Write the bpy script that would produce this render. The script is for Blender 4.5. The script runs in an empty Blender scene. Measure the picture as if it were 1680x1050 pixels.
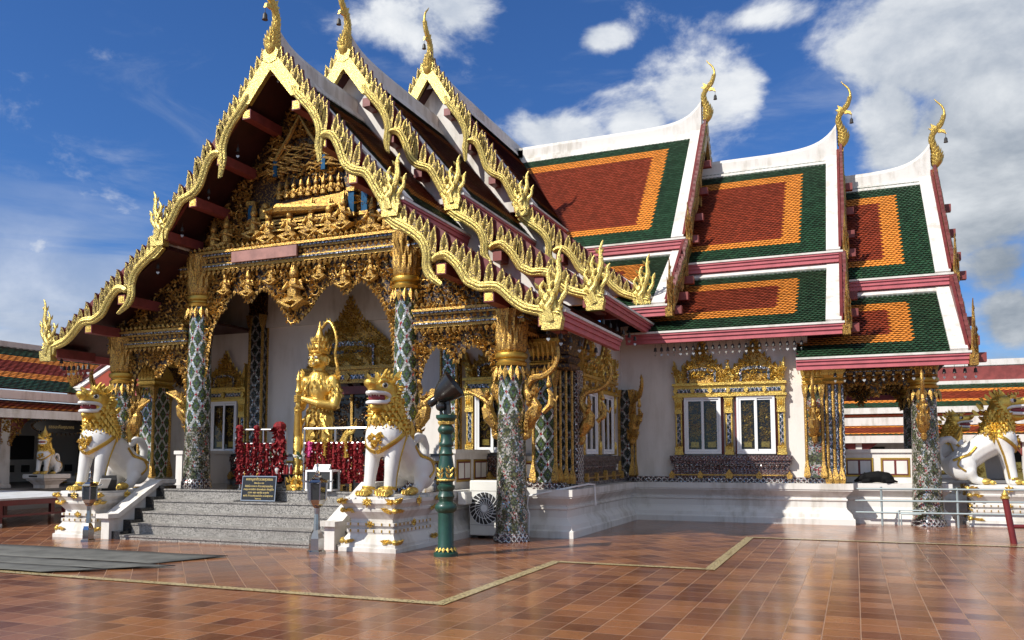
import bpy, bmesh, math, random
import numpy as np
from mathutils import Vector, Matrix, noise as mnoise
from mathutils.bvhtree import BVHTree
random.seed(7)
R = math.radians
S = bpy.context.scene
COL = S.collection
# ------------------------------------------------------------------ camera
cam_d = bpy.data.cameras.new('camera')
cam_d.sensor_width = 36.0
cam_d.lens = 36.0*1368.09/1680.0
cam_d.shift_y = 110.54/1680.0
cam_d.clip_start = 0.1
cam_d.clip_end = 3000
cam = bpy.data.objects.new('camera', cam_d)
COL.objects.link(cam)
_y, _p, _r = R(22.267), R(4.593), R(-0.132)
fw = Vector((-math.sin(_y)*math.cos(_p), math.cos(_y)*math.cos(_p), math.sin(_p)))
rt = Vector((math.cos(_y), math.sin(_y), 0)); up = rt.cross(fw)
rt2 = rt*math.cos(_r)+up*math.sin(_r); up2 = rt2.cross(fw)
cam.matrix_world = Matrix(((rt2.x, up2.x, -fw.x, 0), (rt2.y, up2.y, -fw.y, 0), (rt2.z, up2.z, -fw.z, 1.6), (0, 0, 0, 1)))
S.camera = cam
# ------------------------------------------------------------------ exposure
S.view_settings.view_transform = 'Standard'
S.view_settings.look = 'None'
S.view_settings.exposure = 0.30
S.view_settings.gamma = 1.0
S.view_settings.use_curve_mapping = False
# ------------------------------------------------------------------ sun
SUN = Vector((0.70, 1.0, -1.05)).normalized()
sd = bpy.data.lights.new('sun', 'SUN'); sd.energy = 4.6; sd.angle = R(0.5); sd.color = (1.0, 0.95, 0.86)
so = bpy.data.objects.new('sun', sd); COL.objects.link(so)
so.rotation_euler = SUN.to_track_quat('-Z', 'Y').to_euler(); so.location = (-20, -10, 30)
# ------------------------------------------------------------------ node helper
class NT:
    def __init__(s, tree): s.t = tree; s.n = tree.nodes; s.l = tree.links
    def new(s, typ, **kw):
        n = s.n.new(typ)
        for k, v in kw.items(): setattr(n, k, v)
        return n
    def put(s, sock, v):
        if hasattr(v, 'is_linked') or isinstance(v, bpy.types.NodeSocket): s.l.new(v, sock)
        else:
            if sock.type == 'RGBA' and len(v) == 3: v = (*v, 1)
            sock.default_value = v
    def m(s, op, a, b=None, c=None, clamp=False):
        n = s.new('ShaderNodeMath', operation=op, use_clamp=clamp)
        for i, x in enumerate((a, b, c)):
            if x is not None: s.put(n.inputs[i], x)
        return n.outputs[0]
    def v(s, op, a, b=None, scale=None):
        n = s.new('ShaderNodeVectorMath', operation=op)
        s.put(n.inputs[0], a)
        if b is not None: s.put(n.inputs[1], b)
        if scale is not None: s.put(n.inputs['Scale'], scale)
        return n.outputs['Value'] if op in ('DOT_PRODUCT', 'LENGTH', 'DISTANCE') else n.outputs[0]
    def mix(s, f, a, b, typ='MIX'):
        n = s.new('ShaderNodeMix', data_type='RGBA', blend_type=typ)
        s.put(n.inputs[0], f); s.put(n.inputs[6], a); s.put(n.inputs[7], b)
        return n.outputs[2]
    def ss(s, x, lo, hi, a=0.0, b=1.0):
        n = s.new('ShaderNodeMapRange', interpolation_type='SMOOTHSTEP')
        s.put(n.inputs[0], x); n.inputs[1].default_value = lo; n.inputs[2].default_value = hi
        n.inputs[3].default_value = a; n.inputs[4].default_value = b
        return n.outputs[0]
    def xyz(s, x):
        n = s.new('ShaderNodeSeparateXYZ'); s.put(n.inputs[0], x); return n.outputs
    def comb(s, x, y, z):
        n = s.new('ShaderNodeCombineXYZ')
        for i, q in enumerate((x, y, z)): s.put(n.inputs[i], q)
        return n.outputs[0]
    def noise(s, vec, scale, detail=4, rough=0.5, dist=0.0):
        n = s.new('ShaderNodeTexNoise'); s.put(n.inputs['Vector'], vec)
        n.inputs['Scale'].default_value = scale; n.inputs['Detail'].default_value = detail
        n.inputs['Roughness'].default_value = rough; n.inputs['Distortion'].default_value = dist
        return n.outputs['Fac'], n.outputs['Color']
    def vor(s, vec, scale, feature='F1', rand=1.0):
        n = s.new('ShaderNodeTexVoronoi', feature=feature); s.put(n.inputs['Vector'], vec)
        n.inputs['Scale'].default_value = scale; n.inputs['Randomness'].default_value = rand
        return n.outputs
    def wn(s, vec):
        n = s.new('ShaderNodeTexWhiteNoise', noise_dimensions='3D'); s.put(n.inputs['Vector'], vec)
        return n.outputs['Value'], n.outputs['Color']
    def bump(s, h, strength=0.3, dist=0.02):
        n = s.new('ShaderNodeBump'); s.put(n.inputs['Height'], h)
        n.inputs['Strength'].default_value = strength; n.inputs['Distance'].default_value = dist
        return n.outputs[0]
    def island(s):
        return s.new('ShaderNodeNewGeometry').outputs['Random Per Island']
    def obj(s): return s.new('ShaderNodeTexCoord').outputs['Object']
# ------------------------------------------------------------------ world: sky and clouds
W = bpy.data.worlds.new('World'); S.world = W; W.use_nodes = True
W.node_tree.nodes.clear()
T = NT(W.node_tree)
sky = T.new('ShaderNodeTexSky', sky_type='NISHITA')
sky.sun_disc = False; sky.sun_elevation = R(40.7); sky.sun_rotation = R(215)
sky.air_density = 1.0; sky.dust_density = 0.4; sky.ozone_density = 3.0; sky.altitude = 50
dirv = T.v('NORMALIZE', T.new('ShaderNodeTexCoord').outputs['Generated'])
dx, dy, dz = T.xyz(dirv)
az = T.m('MULTIPLY', T.m('ARCTAN2', dx, dy), 57.2958)
el = T.m('MULTIPLY', T.m('ARCSINE', dz), 57.2958)
# cloud banks: azimuth, elevation, half widths in degrees, weight; wide ones behind the camera are unseen, added for neutral fill
CL = [(6.4, 24.1, 7.1, 3.4, 1.5), (7.8, 17.7, 4.6, 5.7, 1.5), (2.8, 20.6, 2.4, 3.8, 1.15), (0.6, 24.5, 2.5, 2.0, 0.95), (-4.5, 27.4, 4.2, 1.0, 0.55), (-9.1, 22.8, 4.4, 3.1, 1.0), (-6.4, 23.3, 2.0, 2.5, 0.9), (-13.2, 22.0, 3.7, 2.2, 0.9), (-18.4, 21.4, 4.7, 1.4, 0.85), (-15.5, 27.2, 2.0, 0.9, 0.85), (-30.4, 27.9, 3.9, 1.6, 0.52), (-26.6, 28.9, 2.2, 1.4, 0.6), (8.4, 11.3, 2.4, 1.9, 0.9), (6.7, 15.1, 3.8, 2.5, 0.95), (8.9, 8.0, 1.8, 2.1, 0.8), (14, 26, 7, 7, 1.0), (45, 30, 25, 14, 0.9), (95, 42, 32, 20, 1.15), (160, 38, 40, 24, 1.2), (-165, 60, 60, 20, 1.1), (-100, 52, 30, 16, 1.0), (-85, 22, 22, 9, 0.9)]
mask = None
for (a, e, ra, re, w) in CL:
    qa = T.m('DIVIDE', T.m('SUBTRACT', az, a), ra); qe = T.m('DIVIDE', T.m('SUBTRACT', el, e), re)
    d2 = T.m('ADD', T.m('MULTIPLY', qa, qa), T.m('MULTIPLY', qe, qe))
    g = T.m('MULTIPLY', T.m('EXPONENT', T.m('MULTIPLY', d2, -0.9)), w)
    mask = g if mask is None else T.m('MAXIMUM', mask, g)
# cumulus texture, stretched a little towards the horizon
stretch = T.v('MULTIPLY', dirv, (1.0, 1.0, 1.7))
nz, _ = T.noise(stretch, 6.0, 13, 0.60, 0.2)
nz2, _ = T.noise(stretch, 2.3, 4, 0.5, 0.2)
wisp, _ = T.noise(T.v('MULTIPLY', dirv, (1.0, 2.2, 5.0)), 3.2, 8, 0.62, 0.6)
dens = T.ss(T.m('ADD', T.m('MULTIPLY', mask, 0.62), T.m('MULTIPLY', T.m('SUBTRACT', nz, 0.5), 1.45)), 0.14, 0.44)
thin = T.m('MULTIPLY', T.ss(T.m('ADD', wisp, T.m('MULTIPLY', mask, 0.18)), 0.54, 0.90), 0.36)
low = T.ss(el, 20.0, 5.0, 0.0, 0.92)
band, _ = T.noise(T.v('MULTIPLY', dirv, (1.0, 1.0, 9.0)), 2.6, 6, 0.55, 0.3)
haze_band = T.m('MULTIPLY', low, T.ss(band, 0.36, 0.62))
dens = T.m('MAXIMUM', T.m('MAXIMUM', dens, thin), haze_band)
dens = T.m('MULTIPLY', dens, T.ss(el, -1.0, 1.0))
bright = T.ss(T.m('ADD', T.m('MULTIPLY', nz2, 0.55), T.m('MULTIPLY', nz, 0.62)), 0.46, 0.74)
# heavier grey bellies in the eastern bank
grey = T.m('MULTIPLY', T.ss(az, -8.0, 8.0), T.ss(el, 26.0, 12.0, 0.35, 1.0))
cl_hi = T.mix(grey, (11.0, 11.2, 11.4), (9.4, 9.8, 10.2))
cl_lo = T.mix(grey, (5.2, 6.0, 7.4), (2.9, 3.5, 4.3))
cloud = T.mix(bright, cl_lo, cl_hi)
skyc = T.v('MULTIPLY', sky.outputs[0], (0.50, 0.88, 1.42))
bg = T.new('ShaderNodeBackground'); bg.inputs['Strength'].default_value = 0.07
T.put(bg.inputs['Color'], T.mix(dens, skyc, cloud))
T.l.new(bg.outputs[0], T.new('ShaderNodeOutputWorld').inputs[0])
# ------------------------------------------------------------------ materials
def mat(name, color=(0.5, 0.5, 0.5), rough=0.5, metal=0.0, fn=None, spec=0.5, coat=0.0):
    m = bpy.data.materials.new(name); m.use_nodes = True
    t = NT(m.node_tree); b = m.node_tree.nodes['Principled BSDF']
    b.inputs['Base Color'].default_value = (*color, 1); b.inputs['Roughness'].default_value = rough
    b.inputs['Metallic'].default_value = metal; b.inputs['Specular IOR Level'].default_value = spec
    b.inputs['Coat Weight'].default_value = coat
    if fn: fn(t, b)
    return m
def f_gold(base, dark, sc, thr, bumps=0.5):
    def fn(t, b):
        o = t.obj(); n, _ = t.noise(o, sc, 5, 0.6, 0.4); n2, _ = t.noise(o, sc*0.12, 3)
        k = t.ss(n, thr-0.05, thr+0.07)
        c = t.mix(t.m('MULTIPLY', n2, 0.55), base, tuple(x*y for x, y in zip(base, (0.72, 0.62, 0.5))))
        t.put(b.inputs['Base Color'], t.mix(k, dark, c))
        t.put(b.inputs['Metallic'], t.m('MULTIPLY_ADD', k, 0.78, 0.05))
        t.put(b.inputs['Roughness'], t.m('MULTIPLY_ADD', n, -0.25, 0.50))
        t.put(b.inputs['Normal'], t.bump(n, bumps, 0.02))
    return fn
def f_white(col, dirt=0.5, streak=True):
    def fn(t, b):
        o = t.obj(); n, _ = t.noise(o, 0.9, 6, 0.6); n2, _ = t.noise(t.v('MULTIPLY', o, (1, 1, 0.18)), 5.0, 5, 0.6)
        k = t.m('MULTIPLY', t.ss(t.m('MULTIPLY', n, n2), 0.20, 0.40), dirt)
        t.put(b.inputs['Base Color'], t.mix(k, col, tuple(x*y for x, y in zip(col, (0.62, 0.59, 0.53)))))
        n3, _ = t.noise(o, 35, 3); t.put(b.inputs['Normal'], t.bump(n3, 0.12, 0.01))
    return fn
def f_paint(col, amount=0.35, sc=3.0):
    def fn(t, b):
        n, _ = t.noise(t.obj(), sc, 6, 0.65)
        t.put(b.inputs['Base Color'], t.mix(t.ss(n, 0.35, 0.7), col, tuple(x*(1-amount) for x in col)))
        n3, _ = t.noise(t.obj(), 30, 3); t.put(b.inputs['Normal'], t.bump(n3, 0.08, 0.01))
    return fn
def f_tile(col, var=0.35):
    def fn(t, b):
        i = t.island(); n, _ = t.noise(t.obj(), 1.1, 4)
        n2, _ = t.noise(t.v('MULTIPLY', t.obj(), (2.5, 2.5, .5)), 1.3, 5, .65)
        k = t.m('ADD', t.m('ADD', t.m('MULTIPLY', i, 0.7), t.m('MULTIPLY', n, 0.35)), t.m('MULTIPLY', t.ss(n2, .5, .75), 0.45))
        t.put(b.inputs['Base Color'], t.mix(k, tuple(x*(1+var) for x in col), tuple(x*(1-var) for x in col)))
        t.put(b.inputs['Roughness'], t.m('MULTIPLY_ADD', i, 0.25, 0.34)); b.inputs['Specular IOR Level'].default_value = 0.3
    return fn
def f_lattice(cyl, per, hgt, blur, cols, sc=42):
    """diamond lattice of mirror mosaic: white lines, coloured lozenges, red studs"""
    white, ring, core, red = cols
    def fn(t, b):
        o = t.obj(); x, y, z = t.xyz(o)
        if cyl: u = t.m('MULTIPLY', t.m('ARCTAN2', y, x), per/(2*math.pi))
        else: u = t.m('DIVIDE', t.m('ADD', x, y), per)
        vv = t.m('DIVIDE', z, hgt)
        vo = t.vor(o, sc)
        jig = t.xyz(vo['Color'])
        j = t.m('MULTIPLY', t.m('SUBTRACT', jig[0], 0.5), blur)
        j2 = t.m('MULTIPLY', t.m('SUBTRACT', jig[1], 0.5), blur)
        a = t.m('FRACT', t.m('ADD', t.m('ADD', u, vv), j)); c = t.m('FRACT', t.m('ADD', t.m('SUBTRACT', u, vv), j2))
        da = t.m('ABSOLUTE', t.m('SUBTRACT', a, 0.5)); dc = t.m('ABSOLUTE', t.m('SUBTRACT', c, 0.5))
        mx = t.m('MAXIMUM', da, dc); mn = t.m('MINIMUM', da, dc)
        col = t.mix(t.m('GREATER_THAN', mx, 0.14), core, ring)
        col = t.mix(t.m('GREATER_THAN', mx, 0.24), col, tuple(min(1, q*1.0+0.02) for q in (ring[1]*0.35, ring[1]*0.45, ring[2]*0.5)))
        col = t.mix(t.m('GREATER_THAN', mx, 0.385), col, white)
        col = t.mix(t.m('GREATER_THAN', mn, 0.40), col, red)
        rnd = t.wn(t.v('SNAP', vo['Position'], (0.001, 0.001, 0.001)))[0]
        gl = t.m('MULTIPLY_ADD', rnd, 1.1, 0.42)
        t.put(b.inputs['Base Color'], t.v('SCALE', col, scale=gl))
        t.put(b.inputs['Metallic'], t.m('MULTIPLY', t.m('GREATER_THAN', rnd, 0.6), 0.75))
        b.inputs['Roughness'].default_value = 0.16
        # each chip of glass is set at its own angle
        nn = t.new('ShaderNodeNewGeometry').outputs['Normal']
        tilt = t.v('SCALE', t.v('SUBTRACT', vo['Color'], (0.5, 0.5, 0.5)), scale=0.5)
        t.put(b.inputs['Normal'], t.v('NORMALIZE', t.v('ADD', nn, tilt)))
    return fn
M = {}
GB = (0.86, 0.60, 0.13)
M['gold'] = mat('gold_leaf', fn=f_gold((0.80, 0.58, 0.15), (0.22, 0.12, 0.035), 44, 0.40, 0.6))
M['gold_board'] = mat('gold_bargeboard', fn=f_gold((0.70, 0.57, 0.18), (0.20, 0.13, 0.04), 46, 0.43, 0.6))
M['gold_flame'] = mat('gold_flame', fn=f_gold((0.46, 0.36, 0.105), (0.085, 0.04, 0.018), 40, 0.47, 0.7))
M['gold_relief'] = mat('gold_carving', fn=f_gold((0.70, 0.44, 0.11), (0.10, 0.04, 0.018), 46, 0.45, 0.7))
M['gold_statue'] = mat('gold_statue', fn=f_gold((0.80, 0.55, 0.14), (0.35, 0.19, 0.04), 36, 0.36, 0.45))
M['gold_band'] = mat('gold_band', fn=f_gold((0.62, 0.40, 0.08), (0.35, 0.2, 0.03), 60, 0.36, 0.3))
M['gold_mane'] = mat('gold_mane', fn=f_gold((0.80, 0.55, 0.12), (0.28, 0.15, 0.02), 26, 0.36, 0.5))
M['gold_dark'] = mat('gold_on_lacquer', fn=f_gold((0.45, 0.26, 0.06), (0.025, 0.010, 0.007), 24, 0.56, 0.5))
M['white'] = mat('white_plaster', (0.68, 0.655, 0.62), 0.75, fn=f_white((0.68, 0.655, 0.62), 0.75))
M['white_wall'] = mat('white_wall', (0.75, 0.71, 0.67), 0.85, fn=f_white((0.75, 0.71, 0.67), 0.4))
M['white_gloss'] = mat('white_gloss', (0.80, 0.79, 0.77), 0.35, fn=f_white((0.70, 0.69, 0.67), 0.45))
M['white_metal'] = mat('white_metal', (0.78, 0.79, 0.80), 0.4)
M['ivory'] = mat('ivory_casing', (0.74, 0.73, 0.68), 0.45, fn=f_paint((0.74, 0.73, 0.68), 0.12))
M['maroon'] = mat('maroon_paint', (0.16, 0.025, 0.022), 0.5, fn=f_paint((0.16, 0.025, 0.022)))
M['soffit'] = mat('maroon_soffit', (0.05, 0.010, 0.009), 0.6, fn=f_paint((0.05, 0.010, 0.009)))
M['pink'] = mat('pink_fascia', (0.52, 0.13, 0.15), 0.5, fn=f_paint((0.52, 0.13, 0.15), 0.22))
M['pink_pale'] = mat('pink_plaque', (0.38, 0.18, 0.15), 0.6, fn=f_paint((0.38, 0.18, 0.15), 0.35))
M['redbox'] = mat('red_purlin', (0.24, 0.052, 0.046), 0.5, fn=f_paint((0.24, 0.052, 0.046), 0.35))
M['t_green'] = mat('tile_green', fn=f_tile((0.022, 0.060, 0.028), 0.5))
M['t_orange'] = mat('tile_orange', fn=f_tile((0.74, 0.255, 0.040), 0.22))
M['t_red'] = mat('tile_red', fn=f_tile((0.25, 0.042, 0.016), 0.35))
LC = ((0.56, 0.58, 0.55), (0.10, 0.17, 0.055), (0.08, 0.10, 0.10), (0.35, 0.02, 0.03))
LD = ((0.42, 0.40, 0.36), (0.13, 0.14, 0.06), (0.08, 0.07, 0.06), (0.30, 0.03, 0.04))
M['mosaic'] = mat('mirror_mosaic', fn=f_lattice(True, 6, 0.50, 0.12, LC))
M['mosaic_worn'] = mat('mirror_mosaic_worn', fn=f_lattice(True, 6, 0.50, 0.46, LD, 34))
M['mosaic_flat'] = mat('mirror_mosaic_flat', fn=f_lattice(False, 0.27, 0.40, 0.0, LC, 60))
M['mosaic_dark'] = mat('mirror_mosaic_dark', fn=f_lattice(False, 0.26, 0.36, 0.06, ((0.30, 0.30, 0.29), (0.03, 0.04, 0.03), (0.025, 0.03, 0.03), (0.1, 0.02, 0.02)), 60))
M['mosaic_fine'] = mat('mirror_mosaic_fine', fn=f_lattice(False, 0.13, 0.13, 0.25, ((0.55, 0.52, 0.50), (0.10, 0.035, 0.03), (0.06, 0.045, 0.05), (0.3, 0.02, 0.03)), 55))
M['mosaic_blue'] = mat('mirror_mosaic_blue', fn=f_lattice(False, 0.10, 0.16, 0.2, ((0.45, 0.47, 0.5), (0.04, 0.07, 0.07), (0.03, 0.05, 0.10), (0.3, 0.02, 0.03)), 55))
M['blue'] = mat('blue_glass', (0.025, 0.10, 0.20), 0.2, fn=f_paint((0.025, 0.10, 0.20), 0.4, 12))
M['black'] = mat('black_paint', (0.018, 0.018, 0.018), 0.25)
M['black_matt'] = mat('black_matt', (0.02, 0.02, 0.021), 0.6)
M['blackstone'] = mat('black_granite', (0.02, 0.02, 0.02), 0.12, fn=lambda t, b: t.put(b.inputs['Base Color'], t.mix(t.ss(t.noise(t.obj(), 60, 3)[0], 0.5, 0.75), (0.014, 0.014, 0.015), (0.06, 0.06, 0.06))))
def f_granite(t, b):
    o = t.obj(); v = t.vor(o, 90)['Color']; g = t.xyz(v)[0]; n, _ = t.noise(o, 1.6, 6, 0.65)
    c = t.mix(t.ss(g, 0.15, 0.7), (0.08, 0.075, 0.07), (0.38, 0.36, 0.33))
    t.put(b.inputs['Base Color'], t.mix(t.m('MULTIPLY', t.ss(n, 0.42, 0.72), 0.6), c, (0.17, 0.155, 0.14)))
    t.put(b.inputs['Roughness'], t.m('MULTIPLY_ADD', n, 0.4, 0.25))
M['granite'] = mat('grey_granite', rough=0.4, fn=f_granite)
M['glass'] = mat('window_glass', (0.02, 0.025, 0.025), 0.04, spec=0.8)
M['chrome'] = mat('chrome', (0.42, 0.42, 0.42), 0.14, 1.0)
M['steel'] = mat('steel', (0.55, 0.55, 0.55), 0.28, 1.0)
M['galv'] = mat('galvanised', (0.36, 0.42, 0.43), 0.45, 0.5)
M['green'] = mat('green_paint', (0.012, 0.062, 0.042), 0.38, fn=f_paint((0.012, 0.062, 0.042), 0.4, 6), coat=0.2)
M['red_cloth'] = mat('red_garland', (0.34, 0.006, 0.012), 0.8, fn=f_paint((0.26, 0.004, 0.009), 0.65, 22))
M['pink_cloth'] = mat('pink_ribbon', (0.7, 0.08, 0.28), 0.6)
M['mouth'] = mat('red_mouth', (0.25, 0.03, 0.04), 0.4)
M['redpost'] = mat('red_post', (0.17, 0.02, 0.022), 0.4, fn=f_paint((0.17, 0.02, 0.022), 0.3))
M['fur'] = mat('black_fur', (0.004, 0.004, 0.0045), 0.8, spec=0.2)
M['matt_grey'] = mat('grey_mat', (0.13, 0.14, 0.13), 0.95, fn=f_paint((0.125, 0.125, 0.115), 0.4, 2.5))
M['grey'] = mat('grey_shade', (0.18, 0.18, 0.18), 0.7)
M['darkwall'] = mat('gallery_interior', (0.55, 0.54, 0.52), 0.9)
M['void'] = mat('dark_room', (0.03, 0.03, 0.03), 0.9)
M['leafgreen'] = mat('leaf', (0.05, 0.10, 0.03), 0.6)
M['stage'] = mat('stage_top', (0.62, 0.64, 0.66), 0.5, fn=f_white((0.62, 0.64, 0.66), 0.6))
M['silver'] = mat('silver_pendant', (0.5, 0.5, 0.48), 0.4, 0.6)
M['bell'] = mat('bell_bronze', (0.035, 0.032, 0.03), 0.5, 0.15)
M['signgold'] = mat('sign_lettering', (0.72, 0.56, 0.22), 0.45)
def f_floor(angle, size, seed):
    def fn(t, b):
        o = t.obj()
        ca, sa = math.cos(angle), math.sin(angle)
        x, y, z = t.xyz(o)
        u = t.m('DIVIDE', t.m('ADD', t.m('MULTIPLY', x, ca), t.m('MULTIPLY', y, sa)), size)
        v = t.m('DIVIDE', t.m('SUBTRACT', t.m('MULTIPLY', y, ca), t.m('MULTIPLY', x, sa)), size)
        fu = t.m('FRACT', u); fv = t.m('FRACT', v)
        cell = t.comb(t.m('FLOOR', u), t.m('FLOOR', v), seed)
        r, rc = t.wn(cell)
        du = t.m('SUBTRACT', 0.5, t.m('ABSOLUTE', t.m('SUBTRACT', fu, 0.5)))
        dv = t.m('SUBTRACT', 0.5, t.m('ABSOLUTE', t.m('SUBTRACT', fv, 0.5)))
        edge = t.m('MINIMUM', du, dv)
        grout = t.ss(edge, 0.006, 0.016, 1.0, 0.0)
        off = t.v('SCALE', rc, scale=37.0)
        cloud, _ = t.noise(t.v('ADD', t.v('MULTIPLY', o, (1, 1, 1)), off), 5.0, 5, 0.6, 0.8)
        big, _ = t.noise(o, 0.35, 5, 0.6)
        k = t.m('ADD', t.m('MULTIPLY', t.m('POWER', r, 1.3), 0.62), t.m('MULTIPLY', cloud, 0.42))
        c = t.mix(t.ss(k, 0.0, 1.0), (0.085, 0.029, 0.017), (0.345, 0.145, 0.060))
        rr = t.xyz(rc)
        c = t.mix(t.m('MULTIPLY', rr[1], 0.30), c, (0.22, 0.068, 0.030))
        c = t.mix(t.m('MULTIPLY', t.ss(big, 0.45, 0.75), 0.35), c, (0.27, 0.135, 0.065))
        c = t.mix(t.m('MULTIPLY', grout, 0.7), c, (0.36, 0.25, 0.17))
        t.put(b.inputs['Base Color'], c)
        t.put(b.inputs['Roughness'], t.m('ADD', t.m('ADD', t.m('MULTIPLY_ADD', big, 0.18, 0.055), t.m('MULTIPLY', cloud, 0.11)), t.m('MULTIPLY', grout, 0.4)))
        tilt = t.v('MULTIPLY', t.v('SUBTRACT', rc, (0.5, 0.5, 0.5)), (0.018, 0.018, 0))
        bn = t.bump(t.m('ADD', t.m('MULTIPLY', grout, -1.0), t.m('MULTIPLY', cloud, 0.10)), 0.35, 0.004)
        t.put(b.inputs['Normal'], t.v('NORMALIZE', t.v('ADD', bn, tilt)))
    return fn
M['floor'] = mat('glazed_floor_tiles', rough=0.2, fn=f_floor(0.0, 0.32, 1.0))
M['floor_diag'] = mat('glazed_floor_tiles_diagonal', rough=0.2, fn=f_floor(R(45), 0.33, 2.0))
def f_listello(t, b):
    o = t.obj(); x, y, z = t.xyz(o)
    w = t.vor(t.v('MULTIPLY', o, (1, 1, 1)), 22, 'DISTANCE_TO_EDGE')['Distance']
    n, _ = t.noise(o, 14, 4)
    t.put(b.inputs['Base Color'], t.mix(t.ss(t.m('ADD', w, t.m('MULTIPLY', n, 0.12)), 0.08, 0.2), (0.18, 0.12, 0.05), (0.52, 0.42, 0.22)))
M['listello'] = mat('cream_border_tiles', rough=0.25, fn=f_listello)
# ------------------------------------------------------------------ mesh helpers
class MB:
    def __init__(s): s.v = []; s.f = []; s.m = []
    def add(s, vs, fs, mi=0):
        o = len(s.v); s.v.extend([tuple(p) for p in vs]); s.f.extend([tuple(i+o for i in f) for f in fs]); s.m.extend([mi]*len(fs)); return s
    def box(s, x0, y0, z0, x1, y1, z1, mi=0):
        if x0 > x1: x0, x1 = x1, x0
        if y0 > y1: y0, y1 = y1, y0
        if z0 > z1: z0, z1 = z1, z0
        return s.add([(x0,y0,z0),(x1,y0,z0),(x1,y1,z0),(x0,y1,z0),(x0,y0,z1),(x1,y0,z1),(x1,y1,z1),(x0,y1,z1)],
              [(3,2,1,0),(4,5,6,7),(0,1,5,4),(1,2,6,5),(2,3,7,6),(3,0,4,7)], mi)
    def beam(s, a, b, w, h, mi=0, upv=(0,0,1)):
        a = Vector(a); b = Vector(b); d = (b-a).normalized(); sd_ = d.cross(Vector(upv)); 
        if sd_.length < 1e-4: sd_ = Vector((1,0,0))
        sd_.normalize(); u = sd_.cross(d)
        vs = []
        for p in (a, b):
            for i, j in ((-1,-1),(1,-1),(1,1),(-1,1)): vs.append(p+sd_*(i*w/2)+u*(j*h/2))
        return s.add(vs, [(3,2,1,0),(4,5,6,7),(0,1,5,4),(1,2,6,5),(2,3,7,6),(3,0,4,7)], mi)
    def lathe(s, prof, n=20, c=(0,0,0), mi=0, flute=0.0, nf=12, cap=True, sq=None):
        vs = []; fs = []
        for r, z in prof:
            for k in range(n):
                a = 2*math.pi*k/n; rr = r*(1+flute*math.cos(nf*a)) if flute else r
                vs.append((c[0]+rr*math.cos(a), c[1]+rr*math.sin(a), c[2]+z))
        m = len(prof)
        for i in range(m-1):
            for k in range(n):
                k2 = (k+1) % n; fs.append((i*n+k, i*n+k2, (i+1)*n+k2, (i+1)*n+k))
        if cap: fs.append(tuple(range(n))[::-1]); fs.append(tuple((m-1)*n+k for k in range(n)))
        return s.add(vs, fs, mi)
    def square(s, prof, c=(0,0), mi=0, ax=1.0, ay=1.0):
        """stack of mouldings on a rectangular plan: profile of (offset, z), plan half sizes ax, ay"""
        vs = []; fs = []
        for o, z in prof:
            vs += [(c[0]-ax-o, c[1]-ay-o, z), (c[0]+ax+o, c[1]-ay-o, z), (c[0]+ax+o, c[1]+ay+o, z), (c[0]-ax-o, c[1]+ay+o, z)]
        for i in range(len(prof)-1):
            for k in range(4):
                k2 = (k+1) % 4; fs.append((i*4+k, i*4+k2, i*4+4+k2, i*4+4+k))
        fs.append((3,2,1,0)); q = len(prof)*4; fs.append((q-4,q-3,q-2,q-1))
        return s.add(vs, fs, mi)
    def tube(s, path, rad, n=8, mi=0, flat=1.0, nrm=None):
        P = [Vector(p) for p in path]; m = len(P)
        if not hasattr(rad, '__len__'): rad = [rad]*m
        vs = []; fs = []; ref = Vector(nrm) if nrm else None; pu = None
        for i in range(m):
            d = (P[min(i+1,m-1)]-P[max(i-1,0)]).normalized()
            if ref is not None: u = ref - d*ref.dot(d)
            elif pu is None:
                u = Vector((0,0,1)) - d*d.z
                if u.length < 0.1: u = Vector((1,0,0)) - d*d.x
            else: u = pu - d*pu.dot(d)
            u.normalize(); pu = u; w = d.cross(u)
            for k in range(n):
                a = 2*math.pi*k/n; vs.append(P[i]+u*(math.cos(a)*rad[i]*flat)+w*(math.sin(a)*rad[i]))
        for i in range(m-1):
            for k in range(n):
                k2 = (k+1) % n; fs.append((i*n+k, i*n+k2, (i+1)*n+k2, (i+1)*n+k))
        fs.append(tuple(range(n))[::-1]); fs.append(tuple((m-1)*n+k for k in range(n)))
        return s.add(vs, fs, mi)
    def ell(s, c, r, n=12, m=8, mi=0, rot=None):
        if not hasattr(r, '__len__'): r = (r, r, r)
        vs = [(0,0,-1)]; fs = []
        for i in range(1, m):
            t = math.pi*i/m
            for k in range(n): a = 2*math.pi*k/n; vs.append((math.sin(t)*math.cos(a), math.sin(t)*math.sin(a), -math.cos(t)))
        vs.append((0,0,1)); L = len(vs)-1
        for k in range(n):
            k2 = (k+1) % n; fs.append((0, 1+k2, 1+k)); fs.append((L, L-n+k, L-n+k2))
            for i in range(m-2): fs.append((1+i*n+k, 1+i*n+k2, 1+(i+1)*n+k2, 1+(i+1)*n+k))
        out = []
        for p in vs:
            q = Vector((p[0]*r[0], p[1]*r[1], p[2]*r[2]))
            if rot is not None: q = rot @ q
            out.append((q.x+c[0], q.y+c[1], q.z+c[2]))
        return s.add(out, fs, mi)
    def prism(s, poly, fn, w0, w1, mi=0, mi_side=None):
        """poly in (a,b); fn(a,b,w) -> xyz"""
        n = len(poly)
        vs = [fn(a, b, w0) for a, b in poly]+[fn(a, b, w1) for a, b in poly]
        s.add(vs, [tuple(range(n)), tuple(range(n, 2*n))[::-1]], mi)
        o = len(s.v)-2*n
        fs = [(o+i, o+n+i, o+n+(i+1) % n, o+(i+1) % n) for i in range(n)]
        s.f.extend(fs); s.m.extend([mi if mi_side is None else mi_side]*n); return s
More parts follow.
